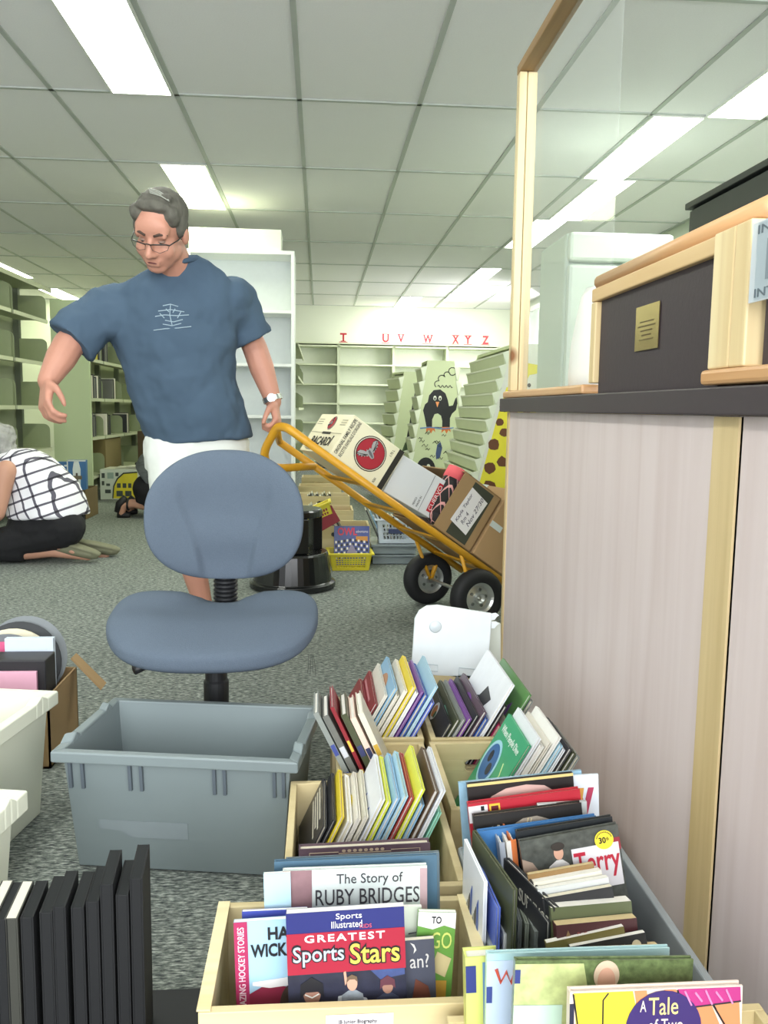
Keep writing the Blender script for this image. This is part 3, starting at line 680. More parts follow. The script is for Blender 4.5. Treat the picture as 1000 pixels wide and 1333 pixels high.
m_cream_c = M('e4dfbf', .7, noise=.03, scale=6); m_kraft = M('9b7f58', .8, noise=.08, scale=9, bump=.1); m_kraft_d = M('6d5638', .85); m_ink = M('26251f', .6)
def slab(mb, t0, t1, w0, w1, m0, m1, m=0): mb.obox(H(t0, w0, m0), hd*(t1-t0), he*(w1-w0), hn*(m1-m0), m); return mb
mt = k+.018
# cream spirits carton with a bat medallion
t = hbox('spirits_carton', 'cream spirits carton with a red bat medallion at the top of the load', 'carton', .60, .87, -.17, .17, mt, .315)
build('carton_body', slab(MB(), .602, .868, -.17, .17, mt, .318), m_cream_c, t, bevel=.003)
top = Face(H(.8685, -.17, mt), he, hn, .34, .318-mt)         # lid looks up the rails: right = along the axle
sd = Face(H(.868, .1705, mt), -hd, hn, .266, .318-mt)        # near side: right runs down the rails
def medal(fc, cx, cy, r, full=True, par=t):
    kx, ky = r/fc.w, r/fc.h
    fc.oval(cx, cy, kx*1.06, ky*1.06, m_ink, par, 'medallion_ring', e=.0004); fc.oval(cx, cy, kx, ky, M('dcd6c0', .6), par, 'medallion_ring', e=.0010)
    fc.oval(cx, cy, kx*.955, ky*.955, m_ink, par, 'medallion_ring', e=.0016); fc.oval(cx, cy, kx*.91, ky*.91, M('a32331', .5), par, 'medallion_field', e=.0022)
    bat = [(0, .30), (.06, .34), (.10, .42), (.14, .33), (.20, .28), (.34, .46), (.55, .62), (.78, .60), (.88, .48), (.80, .42), (.84, .30), (.68, .30), (.70, .14), (.52, .16), (.50, .02), (.36, .06), (.28, -.08), (.18, -.02), (.12, -.30), (.04, -.42), (0, -.36)]
    pl = bat+[(-x, y) for x, y in bat[::-1][1:-1]]
    an = math.radians(62)
    rot = lambda x, y: (cx+kx*.9*(x*math.cos(an)-y*math.sin(an)), cy+ky*.9*(x*math.sin(an)+y*math.cos(an)))
    fc.poly([rot(x, y) for x, y in pl], m_ink, par, 'medallion_bat', e=.0028)
    fc.poly([rot(x*.93+(.02 if x > 0 else -.02), y*.93+.01) for x, y in pl], M('b9bcc0', .35, .5), par, 'medallion_bat', e=.0034)
    for sg in (-1, 1):
        for q in ((.30, .10, .80, .52), (.24, .08, .74, .30), (.2, .05, .55, .14)):
            x0, y0 = rot(sg*q[0], q[1]); x1, y1 = rot(sg*q[2], q[3]); fc.line([(x0, y0), (x1, y1)], .0012, m_ink, par, 'medallion_line', e=.0042)
    fc.poly([rot(x, y) for x, y in ((-.05, -.3), (.05, -.3), (.09, .0), (.07, .25), (-.07, .25), (-.09, 0))], M('6f7278', .4, .4), par, 'medallion_body', e=.0040)
medal(sd, .53, .52, .066)
sd.text('ORIGINAL FAMILY RECIPE', .035, .08, .055, .86, m_ink, t, rot=90, bold=.01); sd.text('RECETTE FAMILIALE D\'ORIGINE', .115, .08, .055, .86, m_ink, t, rot=90)
sd.rect(.895, 0, .985, 1, m_ink, t, 'printed_band'); sd.text('1.75 L', .80, .74, .04, .16, m_ink, t, rot=90)
sd.text('RON', .78, .05, .04, .10, m_ink, t, rot=90)
fl = Face(top.o, top.rx, top.up, top.w, top.h)
fl.text('BACARDI', .20, .18, .62, .22, m_ink, t, bold=.02); fl.rect(.80, .40, .83, .44, m_ink, t)
fl.rect(.02, .50, .98, .512, M('a29c7e', .7), t, 'flap_seam'); fl.rect(.40, .47, .66, .53, m_ink, t, 'hand_hole')
medal(fl, .52, .76, .030)
for x in (.06, .78):
    for i in range(3): fl.rect(x, .72+.06*i, x+.16, .735+.06*i, M('8c876c', .7), t, 'printed_line')
for i in range(3): fl.rect(.1+.05*i, .08-.02*i, .6, .092-.02*i, M('8c876c', .7), t, 'printed_line')
# white carton under it
tlt = math.radians(5)
t = hbox('white_carton', 'white carton with a red stripe wedged under the bat-medallion carton', 'carton', .24, .59, -.15, .15, mt, .34)
def HT(tt, w, m): x, y = tt-.6, m-mt; return H(.6+x*math.cos(tlt)+y*math.sin(tlt), w, mt+.006-x*math.sin(tlt)+y*math.cos(tlt))
wx, wy, wz = HT(.585, -.13, mt)-HT(.335, -.13, mt), he*.28, HT(.335, -.13, .305)-HT(.335, -.13, mt)
a = MB(); a.obox(HT(.335, -.13, mt), wx, wy, wz); build('carton_body', a, M('d5d9da', .6, noise=.03, scale=7), t, bevel=.003)
sd2 = Face(HT(.585, .1505, mt), -wx, wz, wx.length, wz.length)
sd2.rect(.83, .12, .93, .88, M('b3212f', .5), t, 'red_stripe'); sd2.text('CUERVO', .845, .17, .07, .66, M('e6dede', .5), t, rot=90, e=.0014)
sd2.text('JOSE', .95, .3, .045, .4, M('b3212f', .5), t, rot=90); sd2.line([(.70, .02), (.70, .98)], .0006, m_ink, t, 'printed_line'); sd2.text('MADE IN', .62, .08, .035, .28, m_ink, t, rot=90); sd2.text('MEXICO', .55, .08, .035, .2, m_ink, t, rot=90)
# kraft carton (open towards the handle)
t = hbox('kraft_carton', 'open brown carton bearing a handwritten paper note on the hand truck', 'carton', .12, .34, -.19, .19, mt, .41)
T0, T1, W0, W1, M0, M1 = .125, .335, -.19, .19, mt+.004, .405
a = MB(); slab(a, T0, T0+.004, W0, W1, M0, M1); slab(a, T0, T1, W0, W1, M0, M0+.004); slab(a, T0, T1, W0, W1, M1-.004, M1); slab(a, T0, T1, W0, W0+.004, M0, M1); slab(a, T0, T1, W1-.004, W1, M0, M1)
build('carton_body', a, m_kraft, t)
n_ = Face(H(T1, W1+.0005, M0), -hd, hn, T1-T0, M1-M0)
n_.rect(.30, .04, .82, .96, M('3a3d30', .7), t, 'dark_print'); n_.poly([(.24, .24), (.72, .18), (.78, .80), (.30, .86)], M('dcdad8', .8), t, 'paper_note', e=.0016)
m_pen = M('4a4658', .6)
for i, s in enumerate(('Kayla Taylor', 'Rm 4', 'Nov 27/30')): n_.text(s, .33+.13*i, .27+.02*i, .085, .50 if i != 1 else .2, m_pen, t, 'handwriting', e=.0026, rot=90, shear=.3)
# plaid rolled blanket inside
def roll_mat():
    m = bpy.data.materials.new('plaid_flannel'); m.use_nodes = True; nt = m.node_tree; bs = nt.nodes['Principled BSDF']; bs.inputs['Roughness'].default_value = .9
    tc = nt.nodes.new('ShaderNodeTexCoord'); vo = nt.nodes.new('ShaderNodeTexBrick'); vo.inputs['Color1'].default_value = lin('1e2120'); vo.inputs['Color2'].default_value = lin('2c2a2a'); vo.inputs['Mortar'].default_value = lin('d8a09a')
    vo.inputs['Scale'].default_value = 14; vo.inputs['Mortar Size'].default_value = .022; vo.offset = 0
    nt.links.new(tc.outputs['Object'], vo.inputs['Vector']); nt.links.new(vo.outputs['Color'], bs.inputs['Base Color']); return m
t = thing('blanket_roll', 'rolled black blanket with pink checks sticking out of the open brown carton', 'blanket', H(.3, .12, .2))
a = MB(); a.cap(H(.322, .138, M0+.055), H(.338, .13, M1-.06), .042, .04, 20); build('blanket_body', a, roll_mat(), t, smooth=True)
a = MB(); a.tube([H(.339, .129, M1-.045), H(.345, .127, M1+.004)], [.042, .037], 20); build('pink_lining', a, M('e4646a', .8), t, smooth=True)
b = MB(); b.obox(H(.15, -.15, M0+.02), hd*.22, he*.02, hn*.2); b_ = build('paper_bundle', b, M('cfc6cf', .8), bevel=.002); tag(b_, 'pale papers standing in the open brown carton on the hand truck', 'paper')
# taped carton at the bottom
t = hbox('kraft_carton', 'taped brown carton at the bottom of the hand truck load', 'carton', -.13, .11, -.2, .2, mt, .44)
build('carton_body', slab(MB(), -.135, .118, -.21, .205, mt+.004, .46), M('a98a62', .8, noise=.06, scale=9), t, bevel=.004)
build('packing_tape', slab(MB(), -.136, .119, -.03, .03, mt+.003, .461), M('cfd9d6', .25), t)
n2 = Face(H(.118, .2055, mt), -hd, hn, .253, .46-mt); n2.rect(.0, .44, .25, .52, M('cfd9d6', .25), t, 'packing_tape')

# ================================================================== STEP STOOL and children's book crates beyond
m_bk = M('151617', .22, spec=.6)
t = thing('step_stool', 'round black plastic kick-step stool beyond the swivel chair', 'step stool', (-.135, 4.2, 0))
sx, sy = -.135, 4.2
a = MB(); a.lathe([(.20, .0), (.215, .004), (.215, .028), (.196, .036), (.178, .17), (.172, .18), (.12, .184), (.0, .184)], (sx, sy, .002), n=40); build('lower_drum', a, m_bk, t, smooth=False, bevel=.002)
for q in range(4):
    an = math.radians(20+90*q); d = V((math.cos(an), math.sin(an), 0)); s_ = V((-d.y, d.x, 0)); o = V((sx, sy, .186))
    a = MB(); a.prism([o+d*.145+s_*.035, o+d*.145-s_*.035, o+d*.095-s_*.035, o+d*.095+s_*.035], (0, 0, .17)); build('leg', a, m_bk, t, bevel=.004)
a = MB(); a.lathe([(.142, .0), (.148, .006), (.148, .03), (.14, .04), (.0, .042)], (sx, sy, .357), n=36); build('step_top', a, m_bk, t, bevel=.002)
m_ply = wood_mat('c3b07f', 'ddcda0', 'X', 12, .55); m_edgew = wood_mat('d3bd86', 'ecdcae', 'X', 16, .5)
def wood_crate(label, x0, x1, y0, y1, h, slot='both', th=.012, cat='crate', z0=.002, hole=None):
    t = thing('wooden_crate', label, cat, ((x0+x1)/2, (y0+y1)/2, z0))
    a = MB(); a.box(x0+th, x1-th, y0+th, y1-th, z0, z0+.008); build('base_board', a, m_ply, t)
    for xx in (x0, x1-th): a = MB(); a.box(xx, xx+th, y0+th, y1-th, z0, h); build('side_board', a, m_ply, t, bevel=.0015)
    for s, yy in ((-1, y0), (1, y1-th)):
        a = MB(); w = x1-x0; cx = (x0+x1)/2
        if slot and (hole is None or s in hole):
            hw, hz0, hz1 = min(.05, w*.2), h-.062, h-.036
            a.box(x0, x1, yy, yy+th, z0, hz0); a.box(x0, x1, yy, yy+th, hz1, h); a.box(x0, cx-hw, yy, yy+th, hz0, hz1); a.box(cx+hw, x1, yy, yy+th, hz0, hz1)
            for sg in (-1, 1):
                pts = [(cx+sg*hw, yy, hz0), (cx+sg*hw, yy, hz1)]+[(cx+sg*(hw-.012*(1-math.sin(q*.524))), yy, (hz0+hz1)/2+.013*math.cos(q*.524)) for q in range(7)]
                a.prism(pts[:2]+pts[2:], (0, th, 0))
        else: a.box(x0, x1, yy, yy+th, z0, h)
        build('end_board', a, m_ply, t, bevel=.0012)
    return t
m_page = M('d9d2bc', .9, noise=.08, scale=120); m_pagew = M('e6e3da', .9, noise=.06, scale=120); m_paget = M('cdb98b', .9, noise=.08, scale=120)
def book(name, label, Mw, w, h, t_, cover, page, spine='l', group=None, hard=True, spine_mat=None, parts=True, cat='book'):
    """local: x across the front cover, y into the book, z up; Mw puts its lower outer corner"""
    r = thing(name, label, cat, Mw.translation, group, Mw.to_3x3())
    c = .0022 if hard else .0008; g = .003 if hard else 0
    a = MB(); a.box(0, w, 0, c, 0, h); a.box(0, w, t_-c, t_, 0, h)
    xs = (0, c) if spine == 'l' else (w-c, w); a.box(xs[0], xs[1], c, t_-c, 0, h)
    build('cover', a, cover, r, world=False)
    a = MB(); a.box(c if spine == 'l' else g, w-g if spine == 'l' else w-c, c, t_-c, g, h-g); build('page_block', a, page, r, world=False)
    if spine_mat:
        a = MB(); x = -.0006 if spine == 'l' else w; a.box(x, x+.0006, .0005, t_-.0005, h*.05, h*.98); build('spine_label', a, spine_mat, r, world=False)
    return r
ORD = ['first', 'second', 'third', 'fourth', 'fifth', 'sixth', 'seventh', 'eighth', 'ninth', 'tenth', 'eleventh', 'twelfth', 'thirteenth', 'fourteenth', 'fifteenth', 'sixteenth', 'seventeenth', 'eighteenth', 'nineteenth', 'twentieth']
def lean_matrix(p, th, yaw=0):
    u = V((math.sin(th), 0, math.cos(th))); n = V((math.cos(th), 0, -math.sin(th))); x = n.cross(u)
    m = Matrix((x, n, u)).transposed()
    return Matrix.Translation(p) @ (Matrix.Rotation(yaw, 3, 'Z') @ m).to_4x4()
CN = {'3a3b3d': 'black', '2c2d30': 'black', '6e6f6a': 'grey', '8a8f8a': 'grey', 'a8433f': 'red', '8c2a33': 'dark red', 'c9463c': 'red', 'e4dfd2': 'cream', 'd8d3c0': 'cream', 'f0efe9': 'white', 'e9ecf0': 'white', '3f6a45': 'green', '5f8f52': 'green', '3d5fae': 'blue', '5a6fc4': 'blue', '8fb9d6': 'pale blue', 'a9cfe0': 'pale blue', 'e6cf3a': 'yellow', 'dbe04a': 'lime', 'd98a44': 'orange', '7d4e9a': 'purple', 'c23a68': 'pink', '5a4632': 'brown', '4a4f38': 'olive', 'bfae86': 'tan', '9adfc4': 'mint', '49a97a': 'green', '5d4a58': 'plum'}
# crates of thin books under the far aisle
def far_crate(label, where, x0, x1, y0, y1, h, n, cols, lean):
    wood_crate(label, x0, x1, y0, y1, h)
    st = (x1-x0-.19)/n
    for i in range(n):
        c = cols[i % len(cols)]; bh = .24+.03*((i*7) % 5)/5; th = lean
        x = x0+(.13 if lean < 0 else .015)+st*i
        p = V((x-(0 if th < 0 else 0), y1-.02, .013+max(0, math.sin(th))*.01))
        if th < 0: p.x += .015
        book('thin_book', '%s thin book, %s from the stool in the %s' % (CN[c], ORD[i], where), lean_matrix(p, th), .19, bh, min(.009, st*.8), M(c, .4), m_page, spine='r', group='thin books in the far crates', hard=False)
far_crate('wooden crate with a slot handle just behind the comic-filled yellow basket', 'crate behind the comic basket', -.06, .29, 4.82, 5.08, .22, 10, ['3a3b3d', '6e6f6a', 'e4dfd2', '2c2d30', '5a4632', '3a3b3d'], -.55)
far_crate('wooden crate of dark books, second in the line behind the comic basket', 'second crate behind the comic basket', -.13, .22, 5.5, 5.8, .23, 9, ['2c2d30', '3a3b3d', '6e6f6a', '8c2a33', '2c2d30'], -.45)
far_crate('wooden crate of dark books, third in the line behind the comic basket', 'third crate behind the comic basket', -.16, .22, 6.2, 6.5, .25, 10, ['3a3b3d', '2c2d30', '8a8f8a', '4a4f38'], -.35)
wood_crate('empty wooden crate at the far end of the line behind the step stool', -.18, .18, 7.1, 7.4, .24); wood_crate('small empty wooden crate stacked behind the line of dark books', -.17, .16, 7.8, 8.1, .26)
# perforated baskets
def basket(label, c, w, d, h, mat, rows, colsn, tilt=None, handle=None, rimw=.012):
    R3 = tilt or Matrix.Identity(3)
    t = thing('plastic_basket', label, 'basket', c, rot=R3)
    kx = .86
    def P(x, y, z): q = kx+(1-kx)*z/h; return (x*q, y*q, z)
    a = MB(); a.box(-w/2*kx, w/2*kx, -d/2*kx, d/2*kx, 0, .004); build('base', a, mat, t, world=False)
    for s in (0, 1, 2, 3):
        a = MB(); L = w if s % 2 == 0 else d; D = d if s % 2 == 0 else w
        def Q(x, z, o=0):
            y = -D/2+o; v = V(P(x, y, z)) if s % 2 == 0 else V(P(x, y, z))
            q = kx+(1-kx)*z/h; vx, vy = x*q, y*q
            an = s*math.pi/2
            return V((vx*math.cos(an)-vy*math.sin(an), vx*math.sin(an)+vy*math.cos(an), z))
        n = colsn if s % 2 == 0 else max(3, int(colsn*d/w))
        def bar_(x0, x1, z0, z1):
            a.add([Q(x0, z0), Q(x1, z0), Q(x1, z1), Q(x0, z1), Q(x0, z0, .004), Q(x1, z0, .004), Q(x1, z1, .004), Q(x0, z1, .004)], [(0, 1, 2, 3), (7, 6, 5, 4), (0, 4, 5, 1), (1, 5, 6, 2), (2, 6, 7, 3), (3, 7, 4, 0)])
        m = .12*L
        bar_(-L/2, L/2, 0, h*.18); bar_(-L/2, L/2, h*.8, h); bar_(-L/2, -L/2+m, h*.18, h*.8); bar_(L/2-m, L/2, h*.18, h*.8)
        st = (L-2*m)/n
        for i in range(n+1): bar_(-L/2+m+st*i-st*.16, -L/2+m+st*i+st*.16, h*.18, h*.8)
        for j in range(1, rows): z = h*.18+h*.62*j/rows; bar_(-L/2+m, L/2-m, z-.003, z+.003)
        build('wall', a, mat, t, world=False)
    a = MB()
    for y in (-d/2-rimw, d/2-.003): a.box(-w/2-rimw, w/2+rimw, y, y+rimw+.003, h-.006, h+.004)
    for x in (-w/2-rimw, w/2-.003): a.box(x, x+rimw+.003, -d/2, d/2, h-.006, h+.004)
    build('rim', a, mat, t, world=False, bevel=.002)
    if handle:
        a = MB(); a.box(-w*.22, w*.22, -d/2-.012, -d/2+.004, h*.42, h*.62); build('handle', a, handle, t, world=False, bevel=.004)
    return t
m_ybk = M('e3d33a', .4); m_wbk = M('d7e0ea', .4)
yb = at(456, 744, Z=0)
basket('yellow perforated basket on the carpet holding a puzzle comic', (yb.x, yb.y+.11, .001), .235, .2, .095, m_ybk, 5, 11, Matrix.Rotation(.04, 3, 'Z'))
# the comic standing in it
p = at(435, 724, Y=4.70); q = at(481, 724, Y=4.70)
Mw = Matrix.Translation(V((p.x, 4.70, .012))) @ Matrix.Rotation(-.22, 4, 'X')
t = book('comic_magazine', 'bright puzzle comic with red round lettering standing in the yellow basket', Mw, .20, .225, .012, M('3f4f96', .35, noise=.3, scale=40), m_pagew, hard=False, cat='magazine')
W3 = WM[t.name].to_3x3(); f = Face(Mw.translation, W3 @ V((1, 0, 0)), W3 @ V((0, 0, 1)), .20, .225)
f.text('OWL', .10, .76, .55, .20, M('cf2f49', .4), t, bold=.03); f.text('adventures', .62, .83, .34, .07, M('e9e4ee', .5), t)
for r_ in range(5):
    for i in range(12):
        x = .03+i*.08; y = .16+r_*.10+(.06*(1-abs(i-5.5)/5.5))
        f.rect(x, y, x+.05, y+.06, M('1d1c20' if (i+r_) % 2 else 'ece9e2', .5), t, 'checker_print', e=.0012)
f.rect(.25, .05, .75, .16, M('8aa84a', .5), t, e=.0016); f.rect(.62, .62, .95, .74, M('d08f3a', .5), t, e=.0010); f.poly([(.28, .2), (.5, .56), (.72, .2)], M('8d86a8', .5), t, 'maze_print', e=.0018)
rt = Matrix.Rotation(math.radians(18), 3, 'Y') @ Matrix.Rotation(math.radians(-28), 3, 'Y')
p = at(423, 700, Y=4.62)
bt = basket('yellow perforated basket tipped on edge between the stool and a wooden crate', (.025, 4.72, .235), .16, .13, .12, m_ybk, 4, 8, Matrix.Rotation(math.radians(-24), 3, 'Y'))
t = book('paperback_book', 'red paperback lying in the tipped yellow basket', Matrix.Translation(V((-.04, 4.66, .30))) @ Matrix.Rotation(math.radians(60), 4, 'Y'), .10, .12, .012, M('8c2a33', .5), m_page, hard=False)
a = at(486, 738, Z=0); wb = at(541, 735, Z=0)
for i in range(2):
    b = MB(); z = .003+i*.058; b.box(a.x, wb.x, 4.80, 5.08, z, z+.042); b.box(a.x-.008, wb.x+.008, 4.79, 5.09, z+.043, z+.054)
    tag(build('plastic_tub', b, M('8d979c', .25, alpha=.9), bevel=.003), ['clear grey flat plastic tub on the carpet under the white basket', 'clear grey flat plastic tub topmost of the pair holding the white basket'][i], 'plastic tub', 'flat tubs under the white basket')
basket('white perforated basket with a navy handle standing on two clear tubs', ((a.x+wb.x)/2+.02, 4.92, .119), .245, .2, .14, m_wbk, 4, 9, None, M('3a4468', .5))
for i in range(8):
    c = ['3a3b3d', '8fb9d6', '6e6f6a', '2c2d30', 'e4dfd2', '3a3b3d', '8a8f8a', '2c2d30'][i]
    book('thin_book', '%s thin book, %s from the stool in the white basket' % (CN[c], ORD[i]), lean_matrix(V((.345+i*.020, 4.985, .127)), -.42), .14, .20-.006*i, .007, M(c, .4), m_page, spine='r', group='thin books in the white basket', hard=False)

# ================================================================== CRATES OF BOOKS IN FRONT OF THE COUNTER
def fbook(label, TL, TR, Y, h, th, cover, page, lean=6, spine='l', hard=True, group=None, name='picture_book', spine_mat=None, dz=0):
    """a book whose front cover looks towards the viewer; TL, TR: photo pixels of its upper corners, h its height"""
    p0, p1 = at(*TL, Y=Y), at(*TR, Y=Y); w = (p1-p0).length; rx = (p1-p0).normalized()
    l = math.radians(lean); n = V((0, -math.cos(l), math.sin(l))); n = (n-rx*n.dot(rx)).normalized(); up = n.cross(rx).normalized()
    Mw = Matrix.Translation(p0-up*h) @ Matrix((rx, -n, up)).transposed().to_4x4()
    t = book(name, label, Mw, w, h, th, cover, page, spine, group, hard, spine_mat)
    return t, Face(Mw.translation, rx, up, w, h)
# ---- crate A: biographies
t = wood_crate('pale wooden crate of biographies with a paper label on its front, before the grey tote', -.137, .212, .905, 1.125, .2, slot=None)
for nm, (xx) in (('side_rim', -.137), ('side_rim', .200)):
    a = MB(); a.box(xx-.002, xx+.014, .907, 1.123, .2005, .203); build(nm, a, m_edgew, t)
f = Face((-.137, .9045, 0), (1, 0, 0), (0, 0, 1), .349, .2)
f.rect(.42, .55, .645, .96, M('ded9da', .7), t, 'paper_label'); f.text('JB Junior Biography', .46, .90, .13, .028, M('4b484c', .6), t, e=.0012); f.rect(.46, .85, .60, .87, M('8a868c', .6), t, 'printed_line', e=.0012); f.rect(.46, .80, .56, .82, M('8a868c', .6), t, 'printed_line', e=.0012)
nav, redc, wht, blk2 = M('2b2f6e', .35), M('a3243a', .35), M('e8e6e4', .4), M('1d1d22', .4)
skin = M('c79a82', .6); skin_d = M('9a7260', .6)
# sports book
t, f = fbook('glossy sports book with a red and navy cover, tallest lettering in the biography crate', (372, 1190), (526, 1180), .95, .215, .012, nav, m_pagew, 6, hard=False)
f.rect(0, .655, 1, .885, redc, t, 'cover_band', e=.0004); f.rect(0, 0, 1, .655, M('2a2c3c', .35, noise=.6, scale=45), t, 'cover_picture', e=.0004)
f.text('Sports', .42, .945, .22, .042, wht, t); f.text('Illustrated', .38, .905, .26, .038, wht, t); f.text('KIDS', .62, .897, .10, .022, M('d05a70', .4), t)
f.text('GREATEST', .15, .832, .68, .042, wht, t, bold=.02, spacing=1.25)
for s, x, w, c in (('Sports', .05, .43, 'aeb4bb'), ('Stars', .53, .42, 'e6c657')):
    f.text(s, x-.012, .690, w+.024, .135, blk2, t, bold=.055, e=.001); f.text(s, x, .700, w, .115, M(c, .35), t, bold=.012, e=.002)
def fig(fc, x, y, s, shirt, t, helm=None, hair='3a2d26', face=skin):
    k = fc.w/fc.h
    fc.poly([(x-.10*s, y-.26*s*k), (x+.10*s, y-.26*s*k), (x+.085*s, y-.09*s*k), (x+.03*s, y-.055*s*k), (x-.03*s, y-.055*s*k), (x-.085*s, y-.09*s*k)], shirt, t, 'printed_figure', e=.0009)
    fc.oval(x, y, .042*s, .058*s*k, face, t, 'printed_face', e=.0012)
    if helm: fc.poly([(x-.06*s, y-.02*s*k), (x-.055*s, y+.05*s*k), (x, y+.085*s*k), (x+.055*s, y+.05*s*k), (x+.06*s, y-.02*s*k), (x+.03*s, y+.01*s*k), (x-.03*s, y+.01*s*k)], helm, t, 'printed_helmet', e=.0016)
    else: fc.poly([(x-.046*s, y+.01*s*k), (x-.04*s, y+.055*s*k), (x, y+.075*s*k), (x+.04*s, y+.055*s*k), (x+.046*s, y+.01*s*k), (x+.02*s, y+.035*s*k), (x-.02*s, y+.035*s*k)], M(hair, .6), t, 'printed_hair', e=.0016)
fig(f, .20, .545, 1.7, M('2a2822', .5), t, blk2, face=skin_d); f.line([(.14, .545), (.20, .525), (.26, .545)], .0009, M('c9c6bc', .4), t, 'printed_face_guard', e=.002); f.poly([(.03, .44), (.12, .47), (.12, .50), (.05, .49)], M('c9b35a', .5), t, 'printed_sleeve', e=.0015); f.poly([(.28, .50), (.36, .47), (.35, .43), (.28, .46)], M('c9b35a', .5), t, 'printed_sleeve', e=.0015); fig(f, .54, .588, 1.05, M('8d959c', .5, noise=.4, scale=120), t, hair='6a5540'); f.poly([(.42, .52), (.50, .53), (.66, .50), (.70, .44), (.40, .44)], M('b9bec2', .5, noise=.4, scale=120), t, 'printed_shirt', e=.0008); fig(f, .84, .560, 1.1, M('3d4358', .5), t, M('5a2f3a', .5), face=skin_d); f.poly([(.70, .655), (.99, .655), (.99, .62), (.78, .60)], M('3b4a7a', .5, noise=.4, scale=90), t, 'printed_backdrop', e=.0007); f.poly([(.47, .655), (.49, .66), (.50, .60), (.48, .58)], skin, t, 'printed_arm', e=.0012)
f.poly([(.07, .38), (.33, .38), (.30, .46), (.12, .47)], M('d8d4c2', .5), t, 'printed_shoulder', e=.0018); f.text('2', .24, .39, .05, .06, blk2, t, e=.0026)
# hockey stories
t, f = fbook('pale blue hockey story book with a magenta spine strip', (304, 1201), (392, 1195), .985, .21, .008, M('a5cbe0', .35), m_pagew, 6, hard=False)
f.rect(0, 0, .20, 1, M('a8315c', .35), t, 'spine_strip', e=.0004); f.text('AMAZING HOCKEY STORIES', .05, .45, .10, .52, M('e6c9d3', .4), t, rot=90, bold=.01)
f.text('HAT', .50, .885, .45, .075, blk2, t, bold=.03); f.text('WICKET', .24, .785, .74, .078, blk2, t, bold=.03)
f.poly([(.2, .3), (1, .3), (1, .62), (.75, .60), (.45, .62), (.2, .57)], M('8e2a45', .4), t, 'cover_picture'); f.poly([(.25, .64), (.9, .66), (.9, .61), (.5, .60), (.25, .62)], wht, t, 'cover_ice', e=.0009); f.oval(.86, .48, .22, .14, M('4a3a32', .5), t, 'printed_head', e=.0012); f.poly([(.2, .3), (.55, .30), (.75, .36), (.4, .4)], wht, t, 'printed_sleeve', e=.0015)
fbook('thin blue book just behind the hockey story book', (315, 1187), (400, 1183), 1.01, .21, .006, M('4650a4', .35), m_pagew, 6, hard=False)
t, f = fbook('pale blue thin book behind the hockey stories, beside the story book in plastic', (343, 1138), (378, 1136), 1.03, .26, .006, M('b3d3de', .3), m_pagew, 6, hard=False)
f.rect(.3, .75, 1, .80, M('7f9f5c', .5), t, 'cover_picture')
# ruby bridges
t, f = fbook('white picture book in clear plastic with a brown photo strip down its spine', (368, 1134), (556, 1127), 1.035, .27, .010, M('d3dbd6', .25, coat=.6), m_pagew, 6)
f.rect(0, 0, .20, 1, M('8d6d70', .4, noise=.25, scale=60), t, 'spine_strip', e=.0004); f.rect(.95, 0, 1, .99, M('b59a9c', .4, noise=.2, scale=50), t, 'cover_edge', e=.0004)
f.rect(.2, .77, .95, .81, M('b3bd92', .5), t, 'cover_picture', e=.0005)
f.text('The Story of', .37, .915, .46, .062, M('3d3b3f', .4), t); f.text('RUBY BRIDGES', .225, .828, .72, .076, M('3d3b3f', .4), t)
fbook('dark blue hardback directly behind the white picture book in plastic', (357, 1122), (569, 1113), 1.06, .28, .008, M('4f6c80', .3), m_pagew, 6)
fbook('slate grey hardback, last of the biographies in the front crate', (372, 1119), (572, 1110), 1.078, .28, .008, M('6d7d86', .3), m_pagew, 6)
t, f = fbook('green and white book with the word GO at the end of the biography crate', (545, 1187), (594, 1188), .985, .215, .008, M('6ca04a', .35), m_pagew, 6, hard=False)
f.poly([(0, .92), (.4, .90), (.7, .925), (1, .905), (1, 1), (0, 1)], wht, t, 'cover_sky', e=.0004); f.text('TO', .36, .935, .26, .042, blk2, t, bold=.02); f.text('GO', .38, .79, .54, .095, M('d8e07a', .4), t, bold=.0)
f.poly([(.40, .66), (.80, .62), (.94, .73), (.56, .77)], M('cfc08e', .5), t, 'printed_card'); f.poly([(.42, .50), (.85, .50), (.85, .60), (.42, .60)], M('d0a344', .5), t, 'printed_card')
t, f = fbook('small charcoal book with a pale moon print beside the green book', (500, 1227), (565, 1222), .962, .17, .008, M('474a58', .4), m_page, 6, hard=False)
f.text('an?', .50, .80, .38, .10, M('c9c6c4', .4), t); f.poly([(.52, .985), (.60, .97), (.64, .93), (.58, .905), (.60, .94), (.56, .965)], M('d2d0cc', .4), t, 'printed_moon'); f.poly([(.45, .45), (.95, .45), (.85, .66), (.6, .72)], M('6a3c2e', .5, noise=.3, scale=80), t, 'cover_picture')
t, f = fbook('cream book showing a black mark above the charcoal book', (505, 1181), (549, 1180), 1.0, .215, .006, M('d6dccb', .35), m_pagew, 6, hard=False)
f.line([(.62, .84), (.92, .85), (.86, .66), (.6, .66)], .0009, blk2, t, 'cover_mark')
